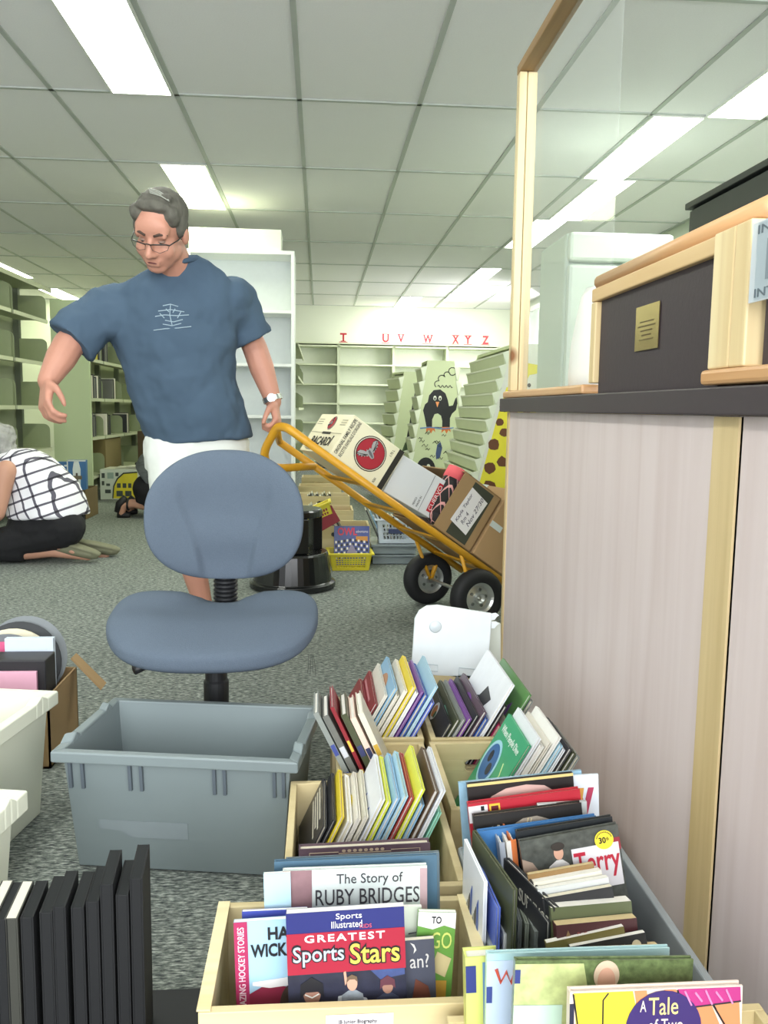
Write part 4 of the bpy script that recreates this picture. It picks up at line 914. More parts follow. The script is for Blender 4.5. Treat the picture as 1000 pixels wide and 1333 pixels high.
# ---- crate B and the leaning row in it
def row(crate, items, Ya, Yb, xl, xr, lean, zb=.014, group=None, frm='from the counter', name='picture_book', side='l', th_min=.0028):
    """books standing front to back, all leaning alike; items: pixel of the upper near corner, colour, thickness"""
    n = len(items); out = []; l = math.radians(lean); cl, sl = math.cos(l), math.sin(l); pos = []
    for it in items:
        p = at(it[0], it[1], Y=Ya); pos.append([p.x*cl-p.z*sl, p.x*sl+p.z*cl, it])
    pos.sort(key=lambda q: q[0]); c0 = [q[0] for q in pos]
    for i in range(1, n): pos[i][0] = max(pos[i][0], pos[i-1][0]+pos[i-1][2][3]+th_min)
    sh = sum(q[0]-c for q, c in zip(pos, c0))/n
    for q in pos: q[0] -= sh
    lim = xl*cl-.2*sl
    for q in pos: q[0] = max(q[0], lim); lim = q[0]+q[2][3]+th_min
    lim = xr*cl-.2*sl
    for q in pos[::-1]: q[0] = min(q[0], lim-q[2][3]); lim = q[0]-th_min
    for i, (c, s, it) in enumerate(pos):
        col, th = it[2:4]
        px, pz = c*cl+s*sl, s*cl-c*sl
        h = (pz-zb-(th*sl if sl > 0 else 0))/cl
        if sl > .05: h = min(h, (px-xl)/sl)
        h = max(h, .09)
        base = V((px-h*sl, Yb, pz-h*cl))
        Mw = lean_matrix(base, l)
        t = book(name, '%s %s book, %s %s in the %s' % (CN.get(col, 'dark'), 'slim' if th < .008 else 'thick' if th > .012 else 'thin', ORD[n-1-i], frm, crate), Mw, Yb-Ya, h, th, M(col, .32, noise=.06, scale=40), m_pagew if i % 3 else m_page, side, group, True)
        out.append((it, t, Face(Mw.translation, (0, -1, 0), V((sl, 0, cl)), Yb-Ya, h)))
    return [next((t, f) for it2, t, f in out if it2 is it) for it in items]
wood_crate('pale wooden crate of leaning picture books right behind the biography crate', -.052, .218, 1.15, 1.512, .2, hole=())
B = row('crate behind the biographies', [(424, 1076, '3a3b3d', .007), (432, 1066, '2c2d30', .006), (444, 1062, 'e6cf3a', .007), (456, 1070, 'f0efe9', .009), (464, 1064, 'e4dfd2', .007), (471, 1060, 'd8d3c0', .007), (499, 1040, 'e9ecf0', .008), (505, 1042, 'dbe04a', .008), (515, 1037, '8fb9d6', .008), (523, 1033, 'a9cfe0', .008), (533, 1036, 'a8433f', .007), (547, 1025, 'dbe04a', .008), (548, 1046, '8fb9d6', .008), (565, 1028, '5a4632', .009), (572, 1026, 'e9ecf0', .007), (574, 1058, '9adfc4', .006)], 1.315, 1.495, -.036, .204, 25, group='picture books leaning in the crate behind the biographies')
def art(bk, kind, c1='8fb9d6', c2='c23a68', c3='3d5fae'):
    t, f = bk
    if kind == 'strokes':
        for i in range(6): f.poly([(.18+.11*i, .50+.06*(i % 3)), (.26+.11*i, .52+.06*(i % 3)), (.30+.10*i, .74+.06*(i % 3)), (.24+.10*i, .70+.06*(i % 3))], M((c2, c1, c3)[i % 3], .4), t, 'cover_print', e=.0006)
    if kind == 'round':
        k = f.w/f.h; r_ = min(.36, .24/k); f.oval(.5, .72, r_, r_*k, M(c1, .4), t, 'cover_print', e=.0004); f.oval(.5, .72, r_*.66, r_*.66*k, M(c2, .4), t, 'cover_print', e=.0009); f.oval(.56, .68, r_*.33, r_*.4*k, M(c3, .4), t, 'cover_print', e=.0014)
    if kind == 'blotch': f.poly([(.3, .55), (.6, .52), (.8, .62), (.7, .72), (.78, .8), (.55, .84), (.48, .74), (.28, .68)], M(c2, .4), t, 'cover_print', e=.0005)
    if kind == 'bars':
        for i in range(4): f.rect(.12, .6+.09*i, .86-.1*(i % 2), .64+.09*i, M(c2, .4), t, 'cover_print', e=.0005)
art(B[6], 'strokes'); art(B[11], 'strokes', '3a3b3d', '3a3b3d', '4a4f38'); art(B[0], 'bars', c2='d8d3c0'); art(B[13], 'blotch', c2='d98a44'); art(B[1], 'strokes', 'd8d3c0', 'e4dfd2', '8a8f8a'); art(B[3], 'blotch', c2='8c2a33')
t, f = fbook('thick plum hardback with an ornate cream border standing in front of the leaning picture books', (389, 1106), (560, 1097), 1.175, .26, .018, M('5d4a54', .4, noise=.15, scale=40), m_page, 4)
for i in range(8): f.oval(.34+.042*i, .980, .015, .008, M('b9a58c', .5), t, 'gilt_rosette')
f.line([(.08, .975), (.30, .975), (.30, .966), (.70, .966), (.70, .975), (.92, .975), (.92, .2), (.08, .2), (.08, .975)], .0006, M('b9a58c', .5), t, 'gilt_line')
# crate with the pile slumping away from the counter
wood_crate('small wooden crate of slumping labelled books behind the leaning picture books', .034, .218, 1.53, 1.69, .2, hole=(-1,))
for i, (u0, v0, c, th, lc) in enumerate([(408, 930, '8a8f8a', .010, '3d4a8f'), (420, 934, '6e6f6a', .012, 'c9ccd0'), (430, 922, '8c2a33', .007, 'd9c24a'), (444, 932, '4a4f38', .012, '3a3f6a'), (456, 936, 'e4c9b8', .011, '2e3458'), (466, 930, 'd8d3c0', .011, 'c9a23a')]):
    p = at(u0, v0, Y=1.55); xb = .120+.0145*i; zb = .05
    lean = math.atan2(p.x-xb, p.z-zb); h = math.hypot(p.x-xb, p.z-zb)
    sm = M(lc, .5)
    t = book('picture_book', '%s book with a spine sticker, %s from the tote side in the slumping crate' % ({'e4c9b8': 'pale pink'}.get(c) or CN.get(c), ORD[i]), lean_matrix(V((xb, 1.675, zb)), lean), .125, h, th, M(c, .35, noise=.1, scale=40), m_pagew, 'r', 'books slumping in the small crate')
    for z0, z1 in ((.45, .55), (.68, .76)): a = MB(); a.box(.1252, .1258, .0012, th-.001, h*z0, h*z1); build('spine_sticker', a, sm, t, world=False)
# ---- crate C
wood_crate('wooden crate of picture books just behind the swivel chair tote, before the open carpet', .028, .222, 1.705, 1.975, .2)
Cc = row('crate by the open carpet', [(481, 930, '8c2a33', .008), (494, 918, '8c2a33', .007), (503, 905, 'e4dfd2', .007), (515, 895, '8fb9d6', .008), (524, 908, 'd8d3c0', .008), (531, 900, 'e4dfd2', .008), (542, 895, 'e6cf3a', .009), (546, 903, 'e9ecf0', .008), (551, 900, '7d4e9a', .006), (558, 906, '3d5fae', .009), (565, 915, '5a6fc4', .008), (571, 895, 'a9cfe0', .007)], 1.73, 1.955, .042, .208, 29, group='picture books in the crate by the open carpet')
art(Cc[3], 'round', 'b98a6a', '8fb9d6', 'e6cf3a'); art(Cc[1], 'bars', c2='c98a8f'); art(Cc[11], 'blotch', c2='e6cf3a'); art(Cc[6], 'blotch', c2='c9b23a')
# ---- crates D and E beside the counter
wood_crate('wooden crate of dark picture books under the white shelf end, against the counter', .236, .475, 1.70, 2.14, .2)
D = row('crate under the white shelf end', [(592, 945, '3a3b3d', .007), (601, 939, '4a4f38', .008), (608, 938, '8a8f8a', .007), (614, 936, '7d4e9a', .008), (620, 930, '2c2d30', .007), (627, 924, '5d4a58', .008), (634, 936, '3d5fae', .008), (643, 940, 'c23a68', .009), (649, 934, 'd8d3c0', .008), (656, 918, '2c2d30', .008), (671, 893, 'e9ecf0', .008), (678, 897, '5f8f52', .007), (692, 912, '8a8f8a', .008)], 1.725, 1.99, .252, .461, 30, group='picture books in the crate under the white shelf end')
art(D[1], 'blotch', c2='9adfc4'); art(D[3], 'strokes', 'e4dfd2', 'c23a68', 'd8d3c0'); art(D[5], 'round', '7d4e9a', '8a8f8a', '2c2d30'); art(D[9], 'blotch', c2='d8d3c0'); art(D[10], 'blotch', c2='3a3b3d'); art(D[12], 'bars', c2='3f6a45')
wood_crate('half-empty wooden crate with a slot handle and a green diving book, against the counter', .230, .478, 1.385, 1.688, .2, hole=(1,))
E_ = row('half-empty crate by the counter', [(695, 973, '49a97a', .007), (704, 962, 'e9ecf0', .007), (713, 975, 'f0efe9', .010), (718, 968, 'e4dfd2', .006), (733, 962, 'f0efe9', .008), (738, 974, 'a9cfe0', .008), (742, 980, 'e9ecf0', .006), (749, 978, '3a3b3d', .008), (755, 984, '4a4f38', .008), (762, 990, '8a8f8a', .008)], 1.50, 1.665, .25, .470, 30, group='picture books in the half-empty crate by the counter')
t, f = E_[0]; k = f.w/f.h
f.oval(.30, .66, .26, .30*k, M('a8d8e6', .4), t, 'cover_print', e=.0004); f.oval(.30, .66, .21, .25*k, M('3f6fa8', .4), t, 'cover_print', e=.0009); f.oval(.26, .70, .06, .08*k, M('2c3440', .5), t, 'cover_print', e=.0014); f.oval(.40, .63, .07, .08*k, M('3a3f48', .5), t, 'cover_print', e=.0014)
f.text('When People Dive', .1, .86, .8, .07, M('e4f0e6', .4), t); f.line([(.72, .62), (.78, .68), (.74, .72), (.70, .76)], .0012, M('d6e6a0', .4), t)
art(E_[4], 'blotch', c2='c23a68'); art(E_[2], 'blotch', c2='dbe04a')
rnd = random.Random(5)
for rw in (B, Cc, D, E_):
    for q_ in rw:
        if len(q_[0].children) < 3: art(q_, rnd.choice(['bars', 'blotch', 'strokes', 'round']), *rnd.sample(['3a3b3d', 'c23a68', '3d5fae', 'e6cf3a', '3f6a45', 'f0efe9', 'd98a44', '8fb9d6', '7d4e9a'], 3))
# white steel shelf end laid across the crates
t = thing('shelf_end_plate', 'white steel shelf end plate with two hooks standing on the crates beside the counter', 'shelf end', (.36, 2.13, .195))
Yp = 2.128
c = [at(u, v, Y=Yp) for u, v in ((536, 872), (633, 886), (641, 799), (551, 788), (540, 800))]
a = MB(); out = [at(u, v, Y=Yp) for u, v in ((536, 868), (537, 874), (543, 877), (627, 886), (633, 885), (635, 878), (641, 799), (570, 788), (556, 789), (546, 795), (540, 806))]
a.prism(out, (0, .012, 0)); build('plate', a, M('e6eef0', .35), t, bevel=.003)
fp = Face(at(536, 886, Y=Yp-.0006), (1, 0, 0), (0, 0, 1), .2, .2)
def ppx(l, m, nm, y=-.001): a = MB(); a.prism([at(u, v, Y=Yp+y) for u, v in l], (0, .0008, 0)); return build(nm, a, m, t)
for q in (((544, 863), (570, 866), (570, 874), (544, 871)), ((598, 869), (625, 872), (624, 881), (597, 878))):
    a = MB(); a.tube([at(u, v, Y=Yp-.0005) for u, v in q], .0012, 6, closed=True); build('embossed_slot', a, M('b9c6ca', .35), t)
a = MB(); a.lathe([(0, .003), (.014, .002), (.016, 0), (0, 0)], at(567, 816, Y=Yp), (0, -1, 0), n=20); build('embossed_button', a, M('d5dfe2', .3), t, smooth=True)
for v in (801, 812):
    a = MB(); q = [(640, v-2), (646, v-3), (650, v), (647, v+2), (644, v+6), (640, v+6)]; a.prism([at(x, y, Y=Yp+.003) for x, y in q], (0, .004, 0)); build('hook', a, M('e6eef0', .35), t)
a = MB(); q = [(634, 868), (639, 868), (639, 874), (634, 874)]; a.prism([at(x, y, Y=Yp+.003) for x, y in q], (0, .004, 0)); build('hook', a, M('e6eef0', .35), t)
b = MB(); b.prism([at(u, v, Y=2.19) for u, v in ((620, 800), (652, 812), (652, 976), (620, 974))], (0, .01, 0)); tag(build('shelf_board', b, M('c9cfc4', .5), bevel=.001), 'pale grey steel board standing behind the white shelf end plate, touching the counter', 'shelf board')
# ---- grey bin G
m_gbin = M('8f9698', .45, noise=.03, scale=5)
tote('book_bin', 'long grey plastic bin packed with paperbacks against the counter', 'bin', (.220, .90), (1, 0), .262, .352, .205, m_gbin, ins=.006, rim=.008, lip=.014, ribs=False, notch=False)
G = 'standing in the grey bin'
fbook('pale blue-spined large book at the very back of the grey bin', (597, 1019), (757, 1003), 1.235, .285, .006, M('8fb3c6', .3, noise=.2, scale=60), m_pagew, 5)
t, f = fbook('white book with a red and orange V mark at the back of the grey bin', (640, 1016), (779, 1008), 1.225, .28, .005, M('dfe7ee', .3), m_pagew, 5)
f.poly([(.74, .93), (.83, .93), (.86, .84), (.90, .93), (.955, .93), (.88, .76), (.84, .76)], M('b23a58', .4), t, 'cover_letter'); f.poly([(.76, .93), (.86, .93), (.84, .85), (.80, .85)], M('dba04a', .4), t, 'cover_letter', e=.0009)
t, f = fbook('tall book with a close portrait of a pale forehead on black, in the grey bin', (608, 1021), (746, 1006), 1.212, .28, .008, M('23201f', .35), m_pagew, 5)
f.poly([(.12, .86), (.22, .92), (.36, .955), (.55, .965), (.72, .95), (.82, .91), (.88, .86), (.85, .6), (.2, .6)], M('c9a49a', .5, noise=.12, scale=30), t, 'printed_face'); f.poly([(.0, .985), (1, .985), (1, 1), (0, 1)], M('d6c07c', .4), t, 'cover_edge')
t, f = fbook('red-topped book with a small yellow frame mark and white barcode label, in the grey bin', (609, 1047), (755, 1027), 1.18, .265, .012, M('b02634', .35), m_pagew, 5)
f.rect(0, .89, .17, .985, M('dcd9d8', .5), t, 'barcode_label'); f.rect(.11, .955, .14, .98, blk2, t, 'barcode', e=.001)
a = MB()
for x0, x1, y0, y1 in ((.185, .20, .915, .985), (.265, .28, .915, .985), (.20, .265, .915, .927), (.20, .265, .973, .985)): a.prism([f.p(x0, y0, .0006), f.p(x1, y0, .0006), f.p(x1, y1, .0006), f.p(x0, y1, .0006)], f.n*.0005)
build('yellow_frame', a, M('dcb63a', .4), t); f.rect(.20, .927, .265, .973, M('5a1c22', .4), t, 'cover_print', e=.0007)
fbook('grey slim book squeezed behind the signed dark portrait book', (700, 1047), (764, 1043), 1.165, .26, .006, M('b4b9b6', .4), m_pagew, 5)
t, f = fbook('black book with fair hair and a scrawled autograph on its cover, in the grey bin', (616, 1063), (757, 1045), 1.155, .26, .012, M('272421', .35), m_page, 5)
f.poly([(.24, .84), (.34, .92), (.45, .955), (.58, .96), (.70, .93), (.80, .84)], M('9a8f80', .5, noise=.25, scale=60, stretch=(8, 1, 1)), t, 'printed_hair'); f.line([(.46, .88), (.50, .955), (.53, .95), (.49, .88), (.55, .905), (.18, .895), (.22, .935)], .0008, M('d8c79a', .4), t, 'autograph')
t, f = fbook('bright blue hardback in the middle of the grey bin', (622, 1083), (776, 1062), 1.13, .245, .010, M('3f73a8', .35, noise=.1, scale=30), m_pagew, 5)
fbook('black hardback directly behind the runner cover', (672, 1083), (797, 1063), 1.105, .245, .009, M('25282a', .35), m_page, 5)
for i, (u, c) in enumerate(((650, '9aa0aa'), (659, 'd3cfc8'), (665, 'c9703c'))):
    fbook('%s slim upright book %s beside the runner cover' % (('grey lettered', 'white barred', 'orange')[i], ('farthest out', 'in the middle', 'touching it')[i] if i else 'third'), (u, 1098-2*i), (u+7, 1097-2*i), 1.10, .235, .10, M(c, .4), m_pagew, 3)
t, f = fbook('book with a curly-haired runner in a white shirt, red name lettering and a yellow seal', (676, 1096), (804, 1073), 1.085, .245, .010, M('4a4d48', .35, noise=.9, scale=90), m_page, 6)
f.rect(.50, .66, .98, .905, M('d6d4d6', .4), t, 'title_panel'); f.text('Terry', .515, .715, .46, .165, M('b4273c', .4), t, bold=.015, e=.001)
k = f.w/f.h; f.oval(.84, .930, .095, .095*k, M('ecd63c', .4), t, 'yellow_seal', e=.0016); f.text('30', .785, .912, .07, .035, blk2, t, bold=.02, e=.0024); f.text('th', .86, .925, .025, .02, blk2, t, e=.0024)
for i in range(12):
    a_ = math.radians(20+i*12.7); f.rect(.84+.078*math.cos(a_)-.005, .930+.078*k*math.sin(a_)-.004, .84+.078*math.cos(a_)+.005, .930+.078*k*math.sin(a_)+.004, M('6a5a20', .4), t, 'seal_print', e=.0022)
f.poly([(.20, .76), (.49, .76), (.46, .83), (.40, .86), (.34, .86), (.26, .83)], M('dcdad6', .5), t, 'printed_shirt', e=.0008); f.oval(.37, .900, .048, .068*k, skin, t, 'printed_face', e=.001); f.oval(.37, .937, .068, .042*k, M('2d2620', .7), t, 'printed_hair', e=.0012); f.poly([(.0, .7), (.14, .7), (.17, .80), (.10, .87), (0, .90)], M('a08a78', .6), t, 'cover_picture', e=.0007)
f.rect(.90, .86, 1, .93, M('8e2a36', .5), t, 'cover_picture', e=.0004)
# paperbacks, top edges up
pb = [((687, 1139), (773, 1124), 1.045, 'd8b878', m_paget, '8a6a3a', .010, 'tan-edged'), ((695, 1149), (783, 1133), 1.030, 'e6e3da', m_pagew, 'd8d3c0', .014, 'white-edged'), ((700, 1158), (792, 1142), 1.014, 'e6e3da', m_pagew, 'c9ccc8', .012, 'white-edged'), ((706, 1170), (797, 1154), .998, 'd6c296', m_page, '222224', .012, 'black-covered'), ((717, 1182), (822, 1173), .978, 'e6e3da', m_pagew, '5c6444', .022, 'olive-covered'), ((724, 1205), (829, 1195), .955, 'd6b878', m_paget, '4a2426', .018, 'maroon-covered'), ((711, 1228), (812, 1206), .945, 'e6e3da', m_pagew, '6e6432', .012, 'olive-gold'), ((742, 1233), (840, 1214), .935, 'e6e3da', m_pagew, '1f2022', .010, 'black'), ((769, 1236), (858, 1231), .925, 'd6b878', m_paget, '3a3528', .014, 'brown-covered')]
for i, (a_, b_, Y, _, pg, cc, th, nm) in enumerate(pb):
    t, f = fbook('%s paperback, %s from the runner cover in the row of paperbacks in the grey bin' % (nm, ORD[i]), a_, b_, Y, .165, th, M(cc, .4), pg, 14, hard=False, name='paperback_book', group='paperbacks packed in the grey bin')
    if nm == 'black':
        k = f.w/f.h; f.oval(.86, .93, .06, .06*k, M('c9bfa0', .4), t, 'round_seal'); f.text('Survivors Tale', .3, .91, .45, .04, M('8a8880', .4), t)
    if nm == 'maroon-covered': f.poly([(.1, .90), (.14, .96), (.18, .90)], M('8a6f4a', .4), t, 'cover_mark'); f.text('ROBBER', .25, .88, .4, .06, M('8a3a36', .4), t)
# upright books along the wall of the bin that faces the biography crate
Gl = []
for i, (u0, v0, u1, v1, z, c, th, nm) in enumerate([(604, 1092, 630, 1148, .285, 'e9ecf0', .005, 'white thin book with brush strokes, outermost'), (616, 1114, 646, 1182, .262, '5a6fc4', .006, 'blue-backed thin book second'), (632, 1150, 656, 1216, .225, 'e9ecf0', .005, 'low white thin book third'), (615, 1081, 668, 1158, .295, '4a4f38', .006, 'tall olive book fourth'), (658, 1140, 675, 1199, .22, '8a8f8a', .005, 'grey thin book fifth'), (664, 1148, 684, 1203, .222, '9aa090', .005, 'grey-green thin book sixth'), (669, 1154, 696, 1213, .224, '8a8f8a', .005, 'grey thin book seventh'), (674, 1158, 708, 1220, .226, 'd8d3c0', .005, 'cream thin book eighth'), (660, 1132, 711, 1201, .25, '2c2d30', .007, 'black thin book ninth'), (656, 1117, 721, 1182, .27, '2c2d30', .008, 'black lettered hardback innermost')]):
    F0, N0 = at(u0, v0, Z=z), at(u1, v1, Z=z); x = (N0-F0); w = x.length; x.normalize(); up = V((0, 0, 1)); h = z-.012
    Mw = Matrix.Translation(F0-up*h) @ Matrix((x, up.cross(x), up)).transposed().to_4x4()
    t = book('picture_book', nm+' in the upright row along the grey bin wall', Mw, w, h, th, M(c, .32, noise=.08, scale=40), m_pagew, 'l', 'upright books along the grey bin wall')
    Gl.append((t, Face(Mw.translation, x, up, w, h)))
art(Gl[0], 'strokes', '3a3b3d', '8a8f8a', '3d5fae'); art(Gl[3], 'blotch', c2='8a8f8a')
Gl[9][1].text('SURVIVOR', .35, .86, .6, .07, M('b9b6a8', .4), Gl[9][0])
# ---- front crate F with large picture books
wood_crate('pale wooden crate in front of the grey bin holding large picture books', .148, .52, .60, .885, .2, hole=(1,))
t, f = fbook('pale turquoise large book in a plastic sleeve, behind the photo cover with trees', (634, 1242), (872, 1234), .845, .30, .008, M('b3d6d8', .25, coat=.5), m_pagew, 4)
f.poly([(.0, .975), (.30, .975), (.30, .2), (0, .2)], M('c3d5ea', .3), t, 'cover_panel'); f.line([(.05, .945), (.075, .895), (.105, .935), (.13, .89), (.165, .95)], .0022, M('c4503c', .4), t, 'cover_letter', e=.0014); f.rect(.0, .82, .03, .88, M('3a4a8a', .5), t, 'spine_sticker', e=.0016)
t, f = fbook('yellow-green book with blue straps on its spine, first large book beside the biography crate', (606, 1247), (650, 1244), .862, .31, .02, M('cfd678', .35), m_pagew, 3)
f.rect(.5, .1, .72, .98, M('6a93b8', .4), t, 'spine_strip'); f.rect(.45, .60, .95, .66, M('c9dc62', .4), t, 'cover_band', e=.001); f.rect(0, .87, .3, .97, M('2f3a78', .5), t, 'spine_sticker', e=.001)
t, f = fbook('large book with a photo of a fair-haired person under trees, behind the yellow cover', (671, 1251), (903, 1249), .80, .29, .008, M('5f7046', .3, noise=.95, scale=140, coat=.4), m_pagew, 4)
k = f.w/f.h
f.poly([(0, .5), (0, .99), (.38, .99), (.42, .86), (.36, .72), (.40, .5)], M('b9c486', .35, noise=.6, scale=60), t, 'printed_sunlight'); f.oval(.51, .945, .072, .085*k, M('c9b49a', .6), t, 'printed_hair', e=.0009); f.oval(.51, .925, .050, .075*k, skin, t, 'printed_face', e=.0013); f.poly([(.36, .78), (.66, .78), (.58, .87), (.44, .87)], M('5d6a72', .6), t, 'printed_shirt', e=.0012)
f.rect(.0, .92, .03, .97, M('2f3a78', .5), t, 'spine_sticker', e=.0012); f.rect(.0, .65, .27, .84, M('bcd6c4', .4), t, 'cover_label', e=.0016)
t, f = fbook('yellow and orange illustrated book with a purple disc and pale title letters, foremost of all', (742, 1292), (967, 1283), .755, .285, .010, M('e6d2c4', .3), m_pagew, 4)
k = f.w/f.h; ylw = M('ecd53a', .4); ora = M('d98a5c', .4); mag = M('b2357c', .4)
sq = lambda l: [(x, 1-(1-y)*.6) for x, y in l]
f.poly(sq([(.02, .995), (.36, .995), (.40, .80), (.37, .70), (.05, .70), (.04, .78)]), ylw, t, 'cover_print'); f.line(sq([(.22, .99), (.19, .95), (.19, .72)]), .0011, blk2, t, 'cover_line'); f.line(sq([(.02, .99), (.05, .78), (.16, .73), (.38, .72)]), .0011, blk2, t, 'cover_line')
f.poly(sq([(.37, .995), (.44, .995), (.46, .80), (.40, .80)]), ora, t, 'cover_print'); f.poly(sq([(.54, .995), (.61, .995), (.66, .85), (.58, .80)]), ora, t, 'cover_print')
f.poly(sq([(.62, .995), (.985, .995), (.99, .91), (.80, .89), (.64, .88)]), mag, t, 'cover_print'); f.poly(sq([(.68, .88), (.82, .89), (.90, .70), (.78, .70)]), ora, t, 'cover_print'); f.poly(sq([(.84, .89), (.98, .91), (.995, .70), (.92, .70)]), ora, t, 'cover_print')
f.line(sq([(.62, .99), (.65, .88), (.99, .91)]), .0011, blk2, t, 'cover_line'); f.line(sq([(.67, .88), (.80, .70)]), .0011, blk2, t, 'cover_line'); f.line(sq([(.83, .89), (.94, .70)]), .0011, blk2, t, 'cover_line')
for i in range(5): f.line(sq([(.66+.06*i, .985-.01*(i % 2)), (.70+.06*i, .90+.02*(i % 2))]), .0012, M('d98ab8', .4), t, 'cover_line', e=.0012)
f.oval(.54, .860, .22, .22*k, M('3a2a66', .4), t, 'purple_disc', e=.0014); f.text('A', .40, .925, .035, .04, M('e4d8c9', .4), t, e=.002); f.text('Tale', .45, .912, .17, .062, M('ecd98a', .4), t, e=.002); f.text('of Two', .45, .855, .20, .042, M('e4d8c9', .4), t, e=.002); f.text('Sisters', .45, .79, .18, .045, M('e4d8c9', .4), t, e=.002)
f.rect(0, .4, .025, .96, M('2a2c40', .4), t, 'spine_strip', e=.0005)

# ================================================================== BLACK BINDERS on the near carpet, cartons by the cream totes
bl = [(14, 1145, 'd8d3c0'), (42, 1146, '33352f'), (74, 1147, 'd8d3c0'), (96, 1146, '1c1e20'), (118, 1140, '1c1e20'), (137, 1132, '1c1e20'), (156, 1134, '1c1e20'), (172, 1128, '1c1e20'), (187, 1103, '1c1e20'), (207, 1118, '1c1e20'), (224, 1098, '1c1e20')]
m_bind = M('0d0e10', .75, noise=.1, scale=60)
for i, (u, v, c) in enumerate(((10, 1146, 'd8d3c0'), (24, 1148, '2b2e2a'), (36, 1147, 'd8d3c0'), (55, 1146, '1c1e20'), (78, 1140, '1c1e20'), (94, 1133, '1c1e20'), (116, 1134, '1c1e20'), (134, 1127, '1c1e20'), (151, 1106, '1c1e20'), (170, 1119, '1c1e20'), (187, 1099, '1c1e20'))):
    far = at(u, v, Y=1.135); hgt = far.z; x = far.x; near = 1.048
    t = thing('ring_binder', '%s slim binder standing on edge, %s from the grey tote in the binder row' % ('cream-edged' if c == 'd8d3c0' else 'black', ORD[10-i]), 'binder', (x, 1.09, 0.0), 'slim binders standing on the carpet')
    th = .0165; o = V((x-th/2+.008, near, .023)); dx = V((-.008, 1.135-near, 0))
    a = MB(); a.obox(o, (.0022, 0, 0), dx, (0, 0, hgt-.023)); a.obox(o+V((th-.0022, 0, 0)), (.0022, 0, 0), dx, (0, 0, hgt-.023)); a.obox(o+V((.0022, 0, 0)), (th-.0044, 0, 0), dx*.02, (0, 0, hgt-.0235)); build('cover', a, m_bind if c != 'd8d3c0' else M('3a3a34', .5), t, bevel=.0006)
    a = MB(); a.obox(o+V((.0022, 0, .003))+dx*.02, (th-.0044, 0, 0), dx*.98, (0, 0, hgt-.0265)); build('spine_block', a, M(c, .55) if c == 'd8d3c0' else M('15181a', .6, spec=.25), t)
b = MB(); b.box(-.43, -.145, .86, 1.195, .002, .022); tag(build('plastic_tray', b, M('0f1011', .6), bevel=.004), 'flat black plastic tray on the carpet under the row of binders', 'tray')
# small brown carton with black file and round pads
q = at(62, 1004, Z=0)
t = thing('kraft_carton', 'small open brown carton behind the cream totes with one flap folded out', 'carton', (q.x-.14, q.y+.1, 0))
x1, y0 = q.x+.005, q.y+.012; x0, y1, h = x1-.30, y0+.24, .185
a = MB(); a.box(x0, x1, y0, y0+.005, .002, h); a.box(x0, x1, y1-.005, y1, .002, h); a.box(x0, x0+.005, y0, y1, .002, h); a.box(x1-.005, x1, y0, y1, .002, h); a.box(x0, x1, y0, y1, .002, .007); build('carton_body', a, m_kraft, t)
a = MB(); a.prism([(x1-.003, y1-.045, h+.035), (x1-.003, y1, h+.035), (x1+.075, y1+.0, h-.05), (x1+.075, y1-.05, h-.05)], (0.003, 0, .004)); build('carton_flap', a, m_kraft, t)
b = MB(); b.box(x0+.12, x1-.012, y0+.02, y0+.10, .009, .27); o = build('file_box', b, M('1f1d22', .5), bevel=.003); tag(o, 'black file box standing in the small brown carton', 'file box')
b = MB(); b.box(x1-.14, x1-.02, y0+.11, y0+.13, .009, .30); tag(build('file_folder', b, M('c9d3e0', .5), bevel=.001), 'pale blue folder standing behind the black file box', 'folder')
b = MB(); b.box(x1-.14, x1-.03, y0+.008, y0+.018, .009, .245); tag(build('file_folder', b, M('e0a8bd', .5), bevel=.001), 'pink folder standing before the black file box', 'folder')
for i, (c, dz) in enumerate((('c9567f', 0), ('6d7276', .018), ('d5cdb4', .03), ('3a3c3e', .045), ('7d8284', .056))):
    a = MB(); yy = y0+.14+.018*i; a.lathe([(.0, 0), (.11-.002*i, 0), (.115-.002*i, .003), (.115-.002*i, .009), (.11, .012), (0, .012)], (x0+.13+.012*i, yy, .165+dz), (0, -1, .25), n=36)
    tag(build('foam_disc', a, M(c, .8)), '%s round foam disc, %s in the fan of discs in the small brown carton' % (('pink', 'grey', 'cream', 'black', 'pale grey')[i], ('first', 'second', 'third', 'fourth', 'fifth')[i]), 'foam disc', 'round discs in the brown carton')

# ================================================================== BOXES along the far shelving
t = thing('white_carton', 'large white printed carton with a yellow panel on the carpet by the far shelving', 'carton', (-2.0, 8.35, 0))
x0, x1, y0, y1, h = -2.085, -1.50, 8.18, 8.55, .29
a = MB(); a.box(x0, x1, y0, y1, .002, h); build('carton_body', a, M('c9d0c2', .6), t, bevel=.004)
f = Face((x0, y0-.0005, 0), (1, 0, 0), (0, 0, 1), x1-x0, h); ink = M('3f4742', .6)
f.poly([(.20, .05), (.22, .45), (.28, .70), (.38, .88), (.60, .92), (.60, .05)], M('d8c92e', .5), t, 'yellow_panel'); f.line([(.20, .05), (.22, .45), (.28, .70), (.38, .88), (.60, .92)], .007, ink, t, 'printed_arc')
for q in ((.03, .72, .08, .88), (.12, .70, .22, .9), (.25, .78, .3, .9), (.03, .48, .07, .62), (.08, .22, .17, .34), (.10, .46, .16, .54), (.26, .12, .36, .30), (.27, .40, .33, .55), (.36, .4, .42, .55), (.45, .4, .5, .55), (.40, .12, .5, .3)): f.rect(*q, ink if q[0] != .12 else M('8fa398', .6), t, 'printed_block', e=.001)
a = MB()
for i in range(5): a.obox((x0+.04+.1*i, y0+.03, h+.002+.010*i), (.3, .02, 0), (-.01, .24, 0), (0, 0, .006))
build('paper_sheets', a, M('d5d6c0', .7), t)
